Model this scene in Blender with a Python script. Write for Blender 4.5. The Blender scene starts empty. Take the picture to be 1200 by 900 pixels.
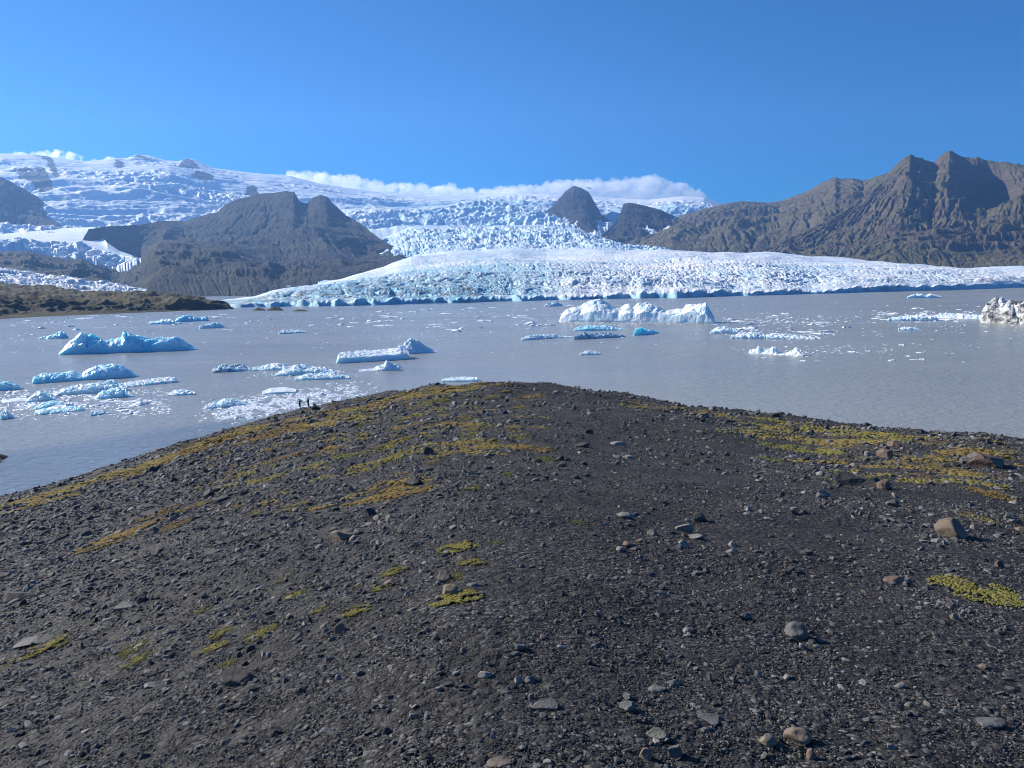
import bpy, bmesh, math, random
import numpy as np
from mathutils import Matrix, Vector

random.seed(7)
rng = np.random.default_rng(11)
sc = bpy.context.scene
COL = sc.collection

# ------------------------------------------------------------------ camera
W0, H0, F = 1200.0, 900.0, 900.0          # photograph size, focal length in its pixels
HC = 22.0                                  # eye height above the lagoon (m)
PITCH, ROLL = math.atan(117 / F), math.radians(0.7)
CAMROT = (Matrix.Rotation(math.pi / 2 - PITCH, 3, 'X') @ Matrix.Rotation(-ROLL, 3, 'Z'))
cam = bpy.data.cameras.new('camera')
cam.sensor_width = 36.0
cam.lens = F / W0 * 36.0
cam.clip_start, cam.clip_end = 0.1, 60000.0
cam_ob = bpy.data.objects.new('camera', cam)
COL.objects.link(cam_ob)
cam_ob.matrix_world = Matrix.Translation((0, 0, HC)) @ CAMROT.to_4x4()
sc.camera = cam_ob

# ------------------------------------------------------------------ sky, sun, exposure
SUN_AZ, SUN_EL = math.radians(-63), math.radians(28)
world = bpy.data.worlds.new('World')
sc.world = world
world.use_nodes = True
wn = world.node_tree
sky = wn.nodes.new('ShaderNodeTexSky')
sky.sky_type = 'NISHITA'
sky.sun_disc = False
sky.sun_elevation, sky.sun_rotation = SUN_EL, SUN_AZ
sky.air_density, sky.dust_density, sky.ozone_density = 0.85, 0.0, 6.0
tint = wn.nodes.new('ShaderNodeMix')
tint.data_type, tint.blend_type = 'RGBA', 'MULTIPLY'
tint.inputs[0].default_value = 1.0
tint.inputs[7].default_value = (0.09, 0.80, 1.24, 1)      # clear, deep polar air
wn.links.new(sky.outputs[0], tint.inputs[6])
bg = wn.nodes['Background']
wn.links.new(tint.outputs[2], bg.inputs[0])
bg.inputs[1].default_value = 0.050
sun = bpy.data.lights.new('sun', 'SUN')
sun.energy, sun.angle, sun.color = 5.0, math.radians(0.5), (1.0, 0.93, 0.83)
sun_ob = bpy.data.objects.new('sun', sun)
COL.objects.link(sun_ob)
sdir = Vector((math.sin(SUN_AZ) * math.cos(SUN_EL), math.cos(SUN_AZ) * math.cos(SUN_EL), math.sin(SUN_EL)))
sun_ob.rotation_euler = sdir.to_track_quat('Z', 'Y').to_euler()
vs = sc.view_settings
vs.view_transform, vs.look, vs.exposure, vs.gamma = 'Standard', 'None', 0.82, 1.0
vs.use_curve_mapping = False
sc.render.engine = 'CYCLES'
cy = sc.cycles
cy.max_bounces, cy.diffuse_bounces, cy.glossy_bounces, cy.volume_bounces = 12, 2, 2, 10
cy.transmission_bounces, cy.transparent_max_bounces = 2, 6
cy.filter_width = 1.0
cy.use_denoising = True
cy.denoiser = 'OPENIMAGEDENOISE'

# ------------------------------------------------------------------ pixel helpers
CR = np.array(CAMROT)
def ray(px, py):
    px, py = np.asarray(px, float), np.asarray(py, float)
    d = np.stack([(px - 600) / F, (450 - py) / F, -np.ones_like(px * py)], -1) if px.shape else np.array([(px - 600) / F, (450 - py) / F, -1.0])
    return d @ CR.T
def P(px, py, d):                          # point at horizontal range d along the pixel's ray
    w = ray(px, py)
    k = d / math.hypot(w[0], w[1])
    return np.array([w[0] * k, w[1] * k, HC + w[2] * k])
def WAT(px, py, z=0.0):                    # where the pixel's ray meets the lagoon
    w = ray(px, py)
    k = (HC - z) / -w[2]
    return np.array([w[0] * k, w[1] * k, z])
def wd(px, py):
    p = WAT(px, py)
    return math.hypot(p[0], p[1])
def azim(px, py=335):
    w = ray(px, py)
    return math.atan2(w[0], w[1])

# ------------------------------------------------------------------ noise
def _h(ix, iy, s):
    h = (ix.astype(np.int64) * 374761393 + iy.astype(np.int64) * 668265263 + s * 1442695041) & 0xFFFFFFFF
    h = ((h ^ (h >> 13)) * 1274126177) & 0xFFFFFFFF
    h = ((h ^ (h >> 15)) * 2246822519) & 0xFFFFFFFF
    return (h ^ (h >> 16)) & 0xFFFFFFFF
def perlin(x, y, s=0):
    ix, iy = np.floor(x), np.floor(y)
    fx, fy = x - ix, y - iy
    u, v = fx * fx * fx * (fx * (fx * 6 - 15) + 10), fy * fy * fy * (fy * (fy * 6 - 15) + 10)
    def g(a, b):
        t = _h(ix + a, iy + b, s) * (2 * math.pi / 4294967296.0)
        return np.cos(t) * (fx - a) + np.sin(t) * (fy - b)
    return ((g(0, 0) * (1 - u) + g(1, 0) * u) * (1 - v) + (g(0, 1) * (1 - u) + g(1, 1) * u) * v) * 1.5
def fbm(x, y, o=5, s=0, gain=0.5, lac=2.03):
    r, a = 0, 1.0
    for i in range(o):
        r = r + a * perlin(x, y, s + i * 17)
        x, y, a = x * lac + 13.7, y * lac - 7.3, a * gain
    return r
def ridged(x, y, o=5, s=0, gain=0.5, lac=2.1):
    r, a, w = 0, 1.0, 1.0
    for i in range(o):
        n = (1 - np.abs(perlin(x, y, s + i * 31)) * 1.3).clip(0, 1) ** 2
        r = r + a * n * w
        w = (n * 1.6).clip(0, 1)
        x, y, a = x * lac + 5.1, y * lac + 9.2, a * gain
    return r
def worley(x, y, s=0):                     # F1, F2, random value of the nearest cell
    ix, iy = np.floor(x), np.floor(y)
    f1 = np.full(x.shape, 9.0); f2 = np.full(x.shape, 9.0); cv = np.zeros(x.shape)
    for a in (-1, 0, 1):
        for b in (-1, 0, 1):
            h1 = _h(ix + a, iy + b, s) / 4294967296.0
            h2 = _h(ix + a, iy + b, s + 101) / 4294967296.0
            dd = np.hypot(ix + a + h1 - x, iy + b + h2 - y)
            n = dd < f1
            f2 = np.where(n, f1, np.minimum(f2, dd))
            cv = np.where(n, _h(ix + a, iy + b, s + 202) / 4294967296.0, cv)
            f1 = np.where(n, dd, f1)
    return f1, f2, cv
def sstep(a, b, x):
    t = ((x - a) / (b - a)).clip(0, 1)
    return t * t * (3 - 2 * t)

# ------------------------------------------------------------------ mesh helpers
def set_props(o, label=None, cat=None, group=None, kind=None):
    for k, v in (('label', label), ('category', cat), ('group', group), ('kind', kind)):
        if v: o[k] = v
    return o
def mesh_np(name, V, Q, smooth=True):
    me = bpy.data.meshes.new(name)
    V = np.asarray(V, np.float32); Q = np.asarray(Q, np.int32)
    k = Q.shape[1]
    me.vertices.add(len(V)); me.vertices.foreach_set('co', V.ravel())
    me.loops.add(Q.size); me.loops.foreach_set('vertex_index', Q.ravel())
    me.polygons.add(len(Q))
    me.polygons.foreach_set('loop_start', np.arange(0, Q.size, k, dtype=np.int32))
    me.update(calc_edges=True)
    me.polygons.foreach_set('use_smooth', np.full(len(Q), smooth))
    return me
def grid_quads(nr, nc):
    i = np.arange(nr * nc).reshape(nr, nc)
    return np.stack([i[:-1, :-1], i[:-1, 1:], i[1:, 1:], i[1:, :-1]], -1).reshape(-1, 4)
def attr(me, name, vals):
    a = me.attributes.new(name, 'FLOAT', 'POINT')
    a.data.foreach_set('value', np.asarray(vals, np.float32).ravel())
def obj(name, me, mat=None, parent=None):
    o = bpy.data.objects.new(name, me)
    COL.objects.link(o)
    if mat is not None and me is not None and not me.materials: me.materials.append(mat)
    if parent: o.parent = parent
    return o

# ------------------------------------------------------------------ material helpers
class NB:
    def __init__(self, name):
        self.m = bpy.data.materials.new(name); self.m.use_nodes = True
        self.t = self.m.node_tree; self.n = self.t.nodes; self.l = self.t.links
        self.b = self.n['Principled BSDF']; self.out = self.n['Material Output']
    def put(self, sock, v):
        if isinstance(v, bpy.types.NodeSocket): self.l.new(v, sock)
        elif v is not None:
            if isinstance(v, (tuple, list)) and len(v) == 3 and sock.type == 'RGBA': v = (*v, 1)
            sock.default_value = v
    def pos(self): return self.n.new('ShaderNodeNewGeometry').outputs['Position']
    def nz(self):
        s = self.n.new('ShaderNodeSeparateXYZ'); self.l.new(self.n.new('ShaderNodeNewGeometry').outputs['Normal'], s.inputs[0]); return s.outputs[2]
    def local(self): return self.n.new('ShaderNodeTexCoord').outputs['Object']
    def scale(self, v, s):
        m = self.n.new('ShaderNodeMapping'); self.put(m.inputs[0], v); m.inputs[3].default_value = s; return m.outputs[0]
    def noise(self, v, s, det=5, rough=0.55, dist=0.0):
        t = self.n.new('ShaderNodeTexNoise'); self.put(t.inputs['Vector'], v)
        t.inputs['Scale'].default_value = s; t.inputs['Detail'].default_value = det
        t.inputs['Roughness'].default_value = rough; t.inputs['Distortion'].default_value = dist
        return t.outputs[0]
    def voro(self, v, s, feat='F1', out='Distance'):
        t = self.n.new('ShaderNodeTexVoronoi'); t.feature = feat; self.put(t.inputs['Vector'], v); t.inputs['Scale'].default_value = s
        return t.outputs[out]
    def ramp(self, f, a, b):
        r = self.n.new('ShaderNodeMapRange'); self.put(r.inputs[0], f); r.inputs[1].default_value = a; r.inputs[2].default_value = b; return r.outputs[0]
    def mix(self, f, a, b, mode='MIX'):
        x = self.n.new('ShaderNodeMix'); x.data_type = 'RGBA'; x.blend_type = mode
        self.put(x.inputs[0], f); self.put(x.inputs[6], a); self.put(x.inputs[7], b); return x.outputs[2]
    def math(self, op, a, b=None):
        x = self.n.new('ShaderNodeMath'); x.operation = op; x.use_clamp = False
        self.put(x.inputs[0], a)
        if b is not None: self.put(x.inputs[1], b)
        return x.outputs[0]
    def attr(self, name, typ='GEOMETRY', out='Fac'):
        a = self.n.new('ShaderNodeAttribute'); a.attribute_name = name; a.attribute_type = typ; return a.outputs[out]
    def rand(self): return self.n.new('ShaderNodeObjectInfo').outputs['Random']
    def cramp(self, f, stops, interp='LINEAR'):
        r = self.n.new('ShaderNodeValToRGB'); self.put(r.inputs[0], f); e = r.color_ramp.elements
        r.color_ramp.interpolation = interp
        for i, (p, c) in enumerate(stops):
            x = e[i] if i < 2 else e.new(p)
            x.position = p; x.color = (*c, 1)
        return r.outputs[0]
    def bump(self, h, strength, dist, nrm=None):
        b = self.n.new('ShaderNodeBump'); self.put(b.inputs['Height'], h)
        b.inputs['Strength'].default_value = strength; b.inputs['Distance'].default_value = dist
        if nrm: self.l.new(nrm, b.inputs['Normal'])
        return b.outputs[0]
    def done(self, col=None, rough=0.8, nrm=None, spec=0.3):
        if col is not None: self.put(self.b.inputs['Base Color'], col)
        self.put(self.b.inputs['Roughness'], rough)
        self.put(self.b.inputs['Specular IOR Level'], spec)
        if nrm: self.l.new(nrm, self.b.inputs['Normal'])
        return self.m

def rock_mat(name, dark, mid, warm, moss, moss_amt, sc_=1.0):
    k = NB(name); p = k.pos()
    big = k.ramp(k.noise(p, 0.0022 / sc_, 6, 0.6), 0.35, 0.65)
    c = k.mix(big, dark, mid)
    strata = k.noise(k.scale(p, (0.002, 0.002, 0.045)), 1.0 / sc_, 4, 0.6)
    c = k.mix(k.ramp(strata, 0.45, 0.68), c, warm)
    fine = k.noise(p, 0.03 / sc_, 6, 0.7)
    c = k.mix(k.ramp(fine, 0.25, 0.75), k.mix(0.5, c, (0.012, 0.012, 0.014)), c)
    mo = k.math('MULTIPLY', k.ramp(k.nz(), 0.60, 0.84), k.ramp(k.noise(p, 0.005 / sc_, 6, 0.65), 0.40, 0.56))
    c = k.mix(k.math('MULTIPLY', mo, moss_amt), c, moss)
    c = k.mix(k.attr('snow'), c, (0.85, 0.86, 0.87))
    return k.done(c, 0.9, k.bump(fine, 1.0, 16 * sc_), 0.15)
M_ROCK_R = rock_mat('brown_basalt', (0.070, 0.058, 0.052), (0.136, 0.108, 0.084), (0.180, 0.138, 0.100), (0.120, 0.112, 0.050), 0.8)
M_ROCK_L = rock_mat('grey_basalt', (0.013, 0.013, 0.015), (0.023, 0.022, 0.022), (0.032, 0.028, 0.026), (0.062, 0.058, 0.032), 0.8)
M_MORAINE = rock_mat('moraine_till', (0.050, 0.043, 0.036), (0.075, 0.060, 0.045), (0.085, 0.065, 0.045), (0.085, 0.078, 0.028), 0.9, 0.12)

def ice_mat():
    k = NB('glacier_ice'); p = k.pos()
    n1 = k.noise(p, 0.004, 5, 0.6)
    n2 = k.noise(p, 0.05, 6, 0.7)
    c = k.mix(k.ramp(n1, 0.38, 0.66), (0.90, 0.90, 0.90), (0.66, 0.79, 0.87))
    c = k.mix(k.attr('fresh_or_shade'), c, (0.26, 0.56, 0.70))
    dirt_or_shade = k.math('MULTIPLY', k.attr('dirt_or_shade'), k.ramp(n2, 0.42, 0.62))
    c = k.mix(dirt_or_shade, c, (0.17, 0.175, 0.185))
    c = k.mix(k.math('MULTIPLY', k.attr('rock'), k.ramp(n2, 0.15, 0.3)), c, (0.028, 0.026, 0.027))
    return k.done(c, 0.6, k.bump(n2, 0.7, 5), 0.3)
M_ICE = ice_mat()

# ------------------------------------------------------------------ distant land: fans of traced lines with a range each
def fan(name, mat, lines, subs, px0, px1, nc, disp, shapes=None, kind='structure', attrs=None, ero=None):
    a0, a1 = azim(px0), azim(px1)
    az = np.linspace(a0, a1, nc)
    D, Z = [], []
    for L in lines:
        pts = []
        for q in L:
            p = P(q[0], q[1], q[2]) if q[1] is not None else None
            if p is None:                                   # (px, None, range, absolute height)
                pts.append((azim(q[0]), q[2], q[3]))
            else:
                pts.append((math.atan2(p[0], p[1]), q[2], p[2]))
        pts.sort(); pts = np.array(pts)
        D.append(np.interp(az, pts[:, 0], pts[:, 1])); Z.append(np.interp(az, pts[:, 0], pts[:, 2]))
    rd, rz, rt = [], [], []
    for i in range(len(lines) - 1):
        n = subs[i]; e = shapes[i] if shapes else 1.0
        for j in range(n + (i == len(lines) - 2)):
            t = j / n
            rd.append(D[i] + (D[i + 1] - D[i]) * t)
            rz.append(Z[i] + (Z[i + 1] - Z[i]) * (t ** e))
            rt.append(np.full(nc, i + t))
    rd, rz, rt = np.array(rd), np.array(rz), np.array(rt)
    A = np.broadcast_to(az, rd.shape)
    X, Y = rd * np.sin(A), rd * np.cos(A)
    r = disp(X, Y, rz, rt, rd, A)
    dz, dd = r if isinstance(r, tuple) else (r, 0)
    if ero:                                                 # (first line, last line, down-sampling, incision, passes, keep)
        sel = np.nonzero((rt[:, 0] >= ero[0]) & (rt[:, 0] <= ero[1]))[0]; q = ero[2]
        full = (rz + dz)[sel]; lo = resize(full, len(sel) // q, nc // q)
        fixed = np.zeros(lo.shape, bool); fixed[0] = True; fixed[-1] = True
        new = erode(lo.copy(), float((rd.mean() * (az[-1] - az[0])) / lo.shape[1]), float((rd[sel[-1]] - rd[sel[0]]).mean() / lo.shape[0]), ero[3], ero[4], fixed)
        dlt = new - lo
        lift = resize(resize(-dlt, 5, 14), *lo.shape)       # the mass as a whole keeps its height
        dlt = resize(dlt + lift * ero[5], len(sel), nc)
        tt = np.linspace(0, 1, len(sel))[:, None]
        dz = np.broadcast_to(dz, rz.shape).copy(); dz[sel] += dlt * sstep(1.0, 0.93, tt)
    rd2 = rd + dd
    X, Y = rd2 * np.sin(A), rd2 * np.cos(A)
    V = np.stack([X, Y, rz + dz], -1).reshape(-1, 3)
    me = mesh_np(name, V, grid_quads(*rd.shape)[:, ::-1])
    if attrs:
        for k_, f_ in attrs.items(): attr(me, k_, f_(X, Y, rz, rt, rd, A))
    o = obj(name, me, mat)
    set_props(o, kind=kind)
    return o
def erode(z, dx, dy, k_inc, iters, fixed):
    """stream-power incision with steepest-descent drainage; z[row, col]"""
    nr, nc = z.shape; N = nr * nc
    off = [(-1, -1), (-1, 0), (-1, 1), (0, -1), (0, 1), (1, -1), (1, 0), (1, 1)]
    dist = [math.hypot(a * dy, b * dx) for a, b in off]
    idx = np.arange(N).reshape(nr, nc); fx = fixed.ravel().tolist()
    for _ in range(iters):
        best = np.zeros((nr, nc)); rec = idx.copy(); dl = np.ones((nr, nc))
        zp = np.pad(z, 1, constant_values=1e9); ip = np.pad(idx, 1, constant_values=-1)
        for (a, b), L in zip(off, dist):
            sl = (z - zp[1 + a:1 + a + nr, 1 + b:1 + b + nc]) / L; m = sl > best
            best = np.where(m, sl, best); rec = np.where(m, ip[1 + a:1 + a + nr, 1 + b:1 + b + nc], rec); dl = np.where(m, L, dl)
        order = np.argsort(z, axis=None).tolist(); r = rec.ravel().tolist(); A = [dx * dy] * N
        for i in reversed(order):
            j = r[i]
            if j != i: A[j] += A[i]
        Fk = (k_inc * np.sqrt(np.array(A)) / dl.ravel()).tolist(); zl = z.ravel().tolist()
        for i in order:
            j = r[i]
            if j != i and not fx[i]: zl[i] = (zl[i] + Fk[i] * zl[j]) / (1 + Fk[i])
        z = np.array(zl).reshape(nr, nc)
        # talus creeps where it is steeper than it can stand
        c = z.copy(); c[1:-1, 1:-1] = (z[:-2, 1:-1] + z[2:, 1:-1] + z[1:-1, :-2] + z[1:-1, 2:]) / 4
        z = np.where(fixed, z, z + 0.06 * (c - z))
    return z
def resize(a, nr, nc):
    r = np.linspace(0, a.shape[0] - 1, nr); c = np.linspace(0, a.shape[1] - 1, nc)
    t = np.stack([np.interp(r, np.arange(a.shape[0]), a[:, j]) for j in range(a.shape[1])], 1)
    return np.stack([np.interp(c, np.arange(a.shape[1]), t[i]) for i in range(nr)], 0)
def bell(t, a, b):                                          # 0 at a and b, 1 between
    return np.sin(math.pi * ((t - a) / (b - a)).clip(0, 1)) ** 0.95
def line(pts, d):
    """pts (px,py); d: a number or [(px,d)...]"""
    if np.isscalar(d): return [(x, y, d) for x, y in pts]
    xs, ds = zip(*d)
    return [(x, y, float(np.interp(x, xs, ds))) for x, y in pts]
def lower(L, dd, dz_):                                      # the same line further off, at a lower height
    out = []
    for x, y, d in L:
        p = P(x, y, d); out.append((x, None, d + dd, p[2] + dz_))
    return out

BARE = [[(15, 200), (30, 199), (40, 199), (43, 196), (50, 197), (55, 203), (58, 210), (64, 221), (60, 224), (48, 224), (35, 216), (24, 209)],
        [(38, 182), (50, 180), (58, 182), (63, 190), (67, 202), (70, 207), (62, 208), (58, 200), (56, 190), (48, 186)],
        [(132, 194), (137, 189), (145, 190), (146, 196), (138, 199)], [(152, 187), (160, 181), (168, 183), (178, 188)], [(209, 196), (213, 187), (222, 185), (228, 190), (236, 197), (224, 197)],
        [(222, 208), (232, 201), (246, 202), (252, 210), (243, 212)], [(284, 226), (290, 217), (295, 214), (301, 218), (304, 227)], [(50, 268), (58, 264), (72, 266), (73, 270)]]
SNOWY = [[(746, 268), (756, 266), (770, 266), (779, 268), (783, 273), (774, 276), (760, 272)], [(776, 268), (784, 267), (792, 272), (786, 272)], [(785, 262), (790, 253), (792, 254), (788, 262)], [(770, 271), (779, 266), (781, 268), (773, 273)]]
def inside(px, py, poly):
    r = np.zeros(px.shape, bool); q = poly[-1]
    for p in poly:
        c = ((p[1] > py) != (q[1] > py)) & (px < (q[0] - p[0]) * (py - p[1]) / (q[1] - p[1] + 1e-9) + p[0])
        r ^= c; q = p
    return r
def bare_rock(X, Y, Z, T, D, A, polys=None):
    v = np.stack([X, Y, Z - HC], -1) @ CR
    px = 600 - F * v[..., 0] / v[..., 2] + 2.2 * fbm(X / 120, Y / 90, 4, 501); py = 450 + F * v[..., 1] / v[..., 2] + 1.6 * fbm(X / 120, Y / 90, 4, 502)
    m = np.zeros(X.shape)
    for b in polys or BARE: m = np.maximum(m, inside(px, py, b))
    return m
# --- ice cap (skyline snow)
skyline = [(-140, 184), (0, 180), (30, 180), (60, 184), (100, 189), (130, 186), (150, 185), (160, 181), (175, 182.5), (195, 188), (210, 189), (216, 186), (225, 186), (235, 190), (250, 197), (300, 203), (340, 206), (370, 214), (400, 219), (450, 226), (500, 229), (560, 229), (600, 227), (640, 227), (660, 228), (700, 231), (760, 234), (800, 230), (825, 231), (850, 240), (870, 246), (900, 256), (960, 275)]
SKD = [(-140, 10000), (0, 9600), (200, 9200), (400, 8600), (600, 8200), (900, 8200)]
c_top = line(skyline, SKD)
c_low = line([(-140, 275), (0, 272), (110, 271), (200, 262), (300, 250), (400, 268), (480, 266), (560, 266), (640, 267), (700, 270), (760, 274), (960, 300)], [(-140, 5200), (110, 5600), (300, 6000), (480, 5400), (960, 5400)])
c_mid = line([(-140, 232), (0, 230), (80, 222), (120, 222), (200, 215), (260, 224), (300, 228), (400, 238), (480, 247), (560, 240), (640, 240), (700, 250), (760, 250), (800, 247), (960, 285)], [(-140, 7000), (0, 7000), (300, 7300), (480, 6600), (960, 6600)])
c_bel = lower(c_low, -900, -160)
def cap_disp(X, Y, Z, T, D, A):
    m = sstep(0.1, 0.7, T) * sstep(4.1, 3.3, T)
    s = A * 8000
    ter = fbm(s / 1500 + 0.5 * fbm(X / 900, Y / 900, 3, 5), D / 380, 4, 3) * 58
    blocks = (ridged(X / 120, Y / 80, 5, 21, 0.6) - 1.0) * 14 + 8 * fbm(X / 60, Y / 22, 3, 22)
    f1, f2, cv = worley(X / 44, Y / 40, 31)
    ice_fall = sstep(-0.1, 0.5, fbm(X / 1400, Y / 900, 3, 77) + np.where(A > azim(420), 0.35, 0.0))
    w = 0.45 + 0.55 * sstep(3.2, 1.6, T)
    return (ter * w + blocks * w * (0.35 + ice_fall)) * m + (cv - 0.5) * 10 * ice_fall * m * w - 9 * ice_fall * sstep(0.12, 0.02, f2 - f1) * m * w
def smooth_line(pts, w, dy):
    xs = np.array([p[0] for p in pts], float); ys = np.array([p[1] for p in pts], float)
    gx_ = np.arange(xs[0], xs[-1] + 1, 10.0)
    return [(x, float(np.mean(np.interp(np.linspace(x - w, x + w, 15), xs, ys))) + dy) for x in gx_]
c_sub = line(smooth_line(skyline, 45, 7), [(x, d - 650) for x, d in SKD])
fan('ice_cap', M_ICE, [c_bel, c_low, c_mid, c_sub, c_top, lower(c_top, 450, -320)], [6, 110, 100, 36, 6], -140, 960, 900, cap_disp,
    attrs={'fresh_or_shade': lambda X, Y, Z, T, D, A: 0.18 * sstep(-0.1, 0.5, fbm(X / 1100, Y / 500, 3, 78)) + 0.3 * sstep(azim(400), azim(480), A) * sstep(3.2, 2.2, T), 'dirt_or_shade': lambda X, Y, Z, T, D, A: 0.0 * X, 'rock': bare_rock})  # eastern icefall: blue ice plus shade of its slope put in the colour

# --- main glacier: calving front, crevassed ramp, icefall
f_base_px = [(255, 361), (300, 360), (400, 358.5), (500, 356), (600, 353), (700, 350.5), (800, 349), (900, 346), (1000, 343), (1100, 340.5), (1170, 338), (1230, 336), (1320, 333.5)]
F_D = [(x, wd(x, y)) for x, y in f_base_px]
f_base = [(x, None, d, -2.0) for x, d in F_D]
f_top = line([(255, 357), (300, 356), (350, 354), (400, 353), (500, 351), (600, 349), (640, 348.5), (690, 347.5), (745, 344.5), (800, 342), (850, 342), (880, 343.5), (900, 341), (930, 340.5), (960, 342), (1000, 337.5), (1050, 334.5), (1100, 335.5), (1140, 333), (1230, 332), (1320, 328)], [(x, d + 6) for x, d in F_D])
g_mid = line([(255, 353), (300, 350), (350, 341), (400, 334), (450, 325), (520, 322), (600, 320), (650, 318), (700, 320), (760, 320), (850, 318), (900, 318), (960, 320), (1000, 319), (1100, 322), (1200, 323.5), (1320, 324)], [(255, 1250), (500, 1500), (700, 1650), (900, 1900), (1200, 2300), (1320, 2500)])
g_crest = line([(255, 352), (300, 348), (350, 338), (400, 328), (450, 315), (482, 303), (520, 299), (600, 297), (640, 300), (700, 297.5), (760, 296), (850, 295), (900, 298), (950, 302), (1000, 306), (1060, 310), (1120, 313), (1200, 316), (1320, 320)], [(255, 1400), (400, 2000), (500, 2500), (700, 2600), (900, 2700), (1200, 2900), (1320, 3000)])
g_flat = line([(255, 356), (300, 352), (350, 343), (400, 333), (450, 320), (482, 303), (500, 295), (520, 292), (600, 289), (640, 290), (700, 289), (760, 295), (800, 299), (900, 301), (1000, 309), (1100, 315), (1200, 319), (1320, 322)], [(255, 1600), (400, 2600), (500, 3300), (700, 3500), (800, 3300), (1320, 3300)])
g_fall = line([(255, 358), (300, 355), (350, 347), (400, 312), (450, 282), (482, 270), (520, 268), (600, 267), (640, 268), (680, 271), (700, 280), (740, 292), (800, 301), (900, 303), (1320, 324)], [(255, 2200), (350, 3000), (400, 4500), (500, 4700), (600, 4800), (700, 4500), (800, 3600), (1320, 3500)])
g_shelf = line([(255, 358), (300, 356), (350, 348), (400, 306), (450, 278), (482, 266), (520, 265), (600, 264.5), (640, 265), (680, 269), (700, 280), (740, 293), (800, 303), (900, 305), (1320, 326)], [(255, 2600), (350, 3300), (400, 5200), (500, 5500), (600, 5600), (700, 5000), (800, 3900), (1320, 3700)])
def gl_disp(X, Y, Z, T, D, A):
    on = sstep(1.0, 1.25, T)
    wx, wy = X + 30 * fbm(X / 120, Y / 120, 3, 61), Y + 30 * fbm(X / 120, Y / 120, 3, 62)
    rise = fbm(X / 420, Y / 420, 4, 8) * 11 + fbm(X / 330 + 0.002 * Y, Y / 85, 4, 9) * 4.5
    tri = 0.24 + 0.5 * sstep(azim(600), azim(760), A) * sstep(azim(1020), azim(900), A) + 0.35 * sstep(0, 0.5, fbm(X / 260, Y / 260, 3, 63))
    f1, f2, cv = worley(wx / 12, wy / 24, 41)
    nearf = 0.42 + 0.58 * sstep(1.1, 1.9, T)
    ser = ((cv - 0.5) * 3.4 - 3.6 * sstep(0.22, 0.03, f2 - f1) - 1.5 * f1) * nearf
    g1, g2, gv = worley(wx / 7.5, wy / 6, 43)
    ser2 = (gv - 0.5) * 1.5 - 1.2 * sstep(0.2, 0.05, g2 - g1)
    crev = -8 * sstep(0.10, 0.0, np.abs(perlin(wx / 46 + 3, wy / 150, 51))) - 6 * sstep(0.09, 0.0, np.abs(perlin(wx / 80, wy / 34 + 8, 52)))
    rough = sstep(3.4, 1.2, T) * on
    fa = bell(T, 3.6, 5.4)
    h1, h2, hv = worley(wx / 26, wy / 44, 71)
    fall = ((hv - 0.5) * 9 - 8 * sstep(0.15, 0.03, h2 - h1)) * fa + ridged(X / 90, Y / 120, 5, 73) * 13 * fa
    cliff = (fbm(A * 70, A * 0 + 9, 5, 85) * 7) * sstep(0.3, 1.0, T) * sstep(1.12, 1.0, T) * 0.6
    ser, ser2 = np.where(D < 4200, ser, 0), np.where(D < 2600, ser2, 0)
    edge = sstep(azim(262), azim(330), A)
    # calving front: buttresses and bays
    bay = (fbm(A * 16, A * 0 + 2.2, 3, 81) * 34) * sstep(2.0, 1.0, T)
    return (cliff + rise * on * sstep(0, 1.6, T) + (ser * tri + ser2) * rough * sstep(1.0, 1.12, T) + crev * rough * 0.6 * nearf + fall) * edge, bay
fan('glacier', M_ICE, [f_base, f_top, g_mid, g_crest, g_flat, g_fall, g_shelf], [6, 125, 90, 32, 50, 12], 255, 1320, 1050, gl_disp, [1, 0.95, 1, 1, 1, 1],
    attrs={'fresh_or_shade': lambda X, Y, Z, T, D, A: (sstep(1.02, 0.9, T) * 0.8 + (0.62 + 0.3 * perlin(A * 60 + 0.4 * T, T * 2.2, 87)) * sstep(azim(720), azim(570), A) * sstep(2.9, 1.7, T) + 0.22 * sstep(0.1, 0.5, fbm(A * 45 + 0.6 * T, T * 0.7, 3, 88)) * sstep(3.4, 2.6, T) + 0.22 * sstep(0, 0.5, fbm(X / 300, Y / 200, 3, 79)) + 0.34 * sstep(3.3, 4.0, T)).clip(0, 1),  # fresh face; ramp blue is painted shade, icefall blue ice plus painted shade
           'dirt_or_shade': lambda X, Y, Z, T, D, A: (sstep(azim(650), azim(520), A) * 0.9 * sstep(2.6, 1.3, T) * sstep(0.9, 1.2, T) + (0.25 + 0.5 * sstep(0.15, 0.45, fbm(A * 90 + 1.2 * T, T * 0.8, 4, 89))) * sstep(3.2, 1, T)).clip(0, 1)})  # west ramp: dirt plus the shade of its slope painted in

# --- tongue spilling over the cliff, and the dirty toe lower down, both at the glacier's west side
t_low = line([(-140, 296), (0, 292), (30, 291), (55, 296), (75, 300), (95, 297), (112, 306), (128, 316), (140, 319), (152, 314), (160, 309), (164, 306), (172, 316)], [(-140, 4300), (90, 4150), (172, 3850)])
t_mid = line([(-140, 284), (0, 281), (40, 282), (75, 284), (100, 287), (120, 293), (140, 299), (155, 301), (163, 305), (172, 315)], [(-140, 4600), (90, 4450), (172, 3950)])
t_up = line([(-140, 268), (0, 272), (60, 268), (110, 266), (125, 284), (140, 294), (155, 299), (163, 304), (172, 315)], [(-140, 5900), (105, 5600), (120, 4500), (140, 4300), (172, 4050)])
def tongue_disp(X, Y, Z, T, D, A):
    f1, f2, cv = worley(X / 38, Y / 24, 91)
    return ((cv - 0.5) * 26 - 20 * sstep(0.2, 0.03, f2 - f1) + fbm(X / 200, Y / 200, 4, 92) * 26) * sstep(0.15, 0.5, T) * sstep(2, 1.9, T)
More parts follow.
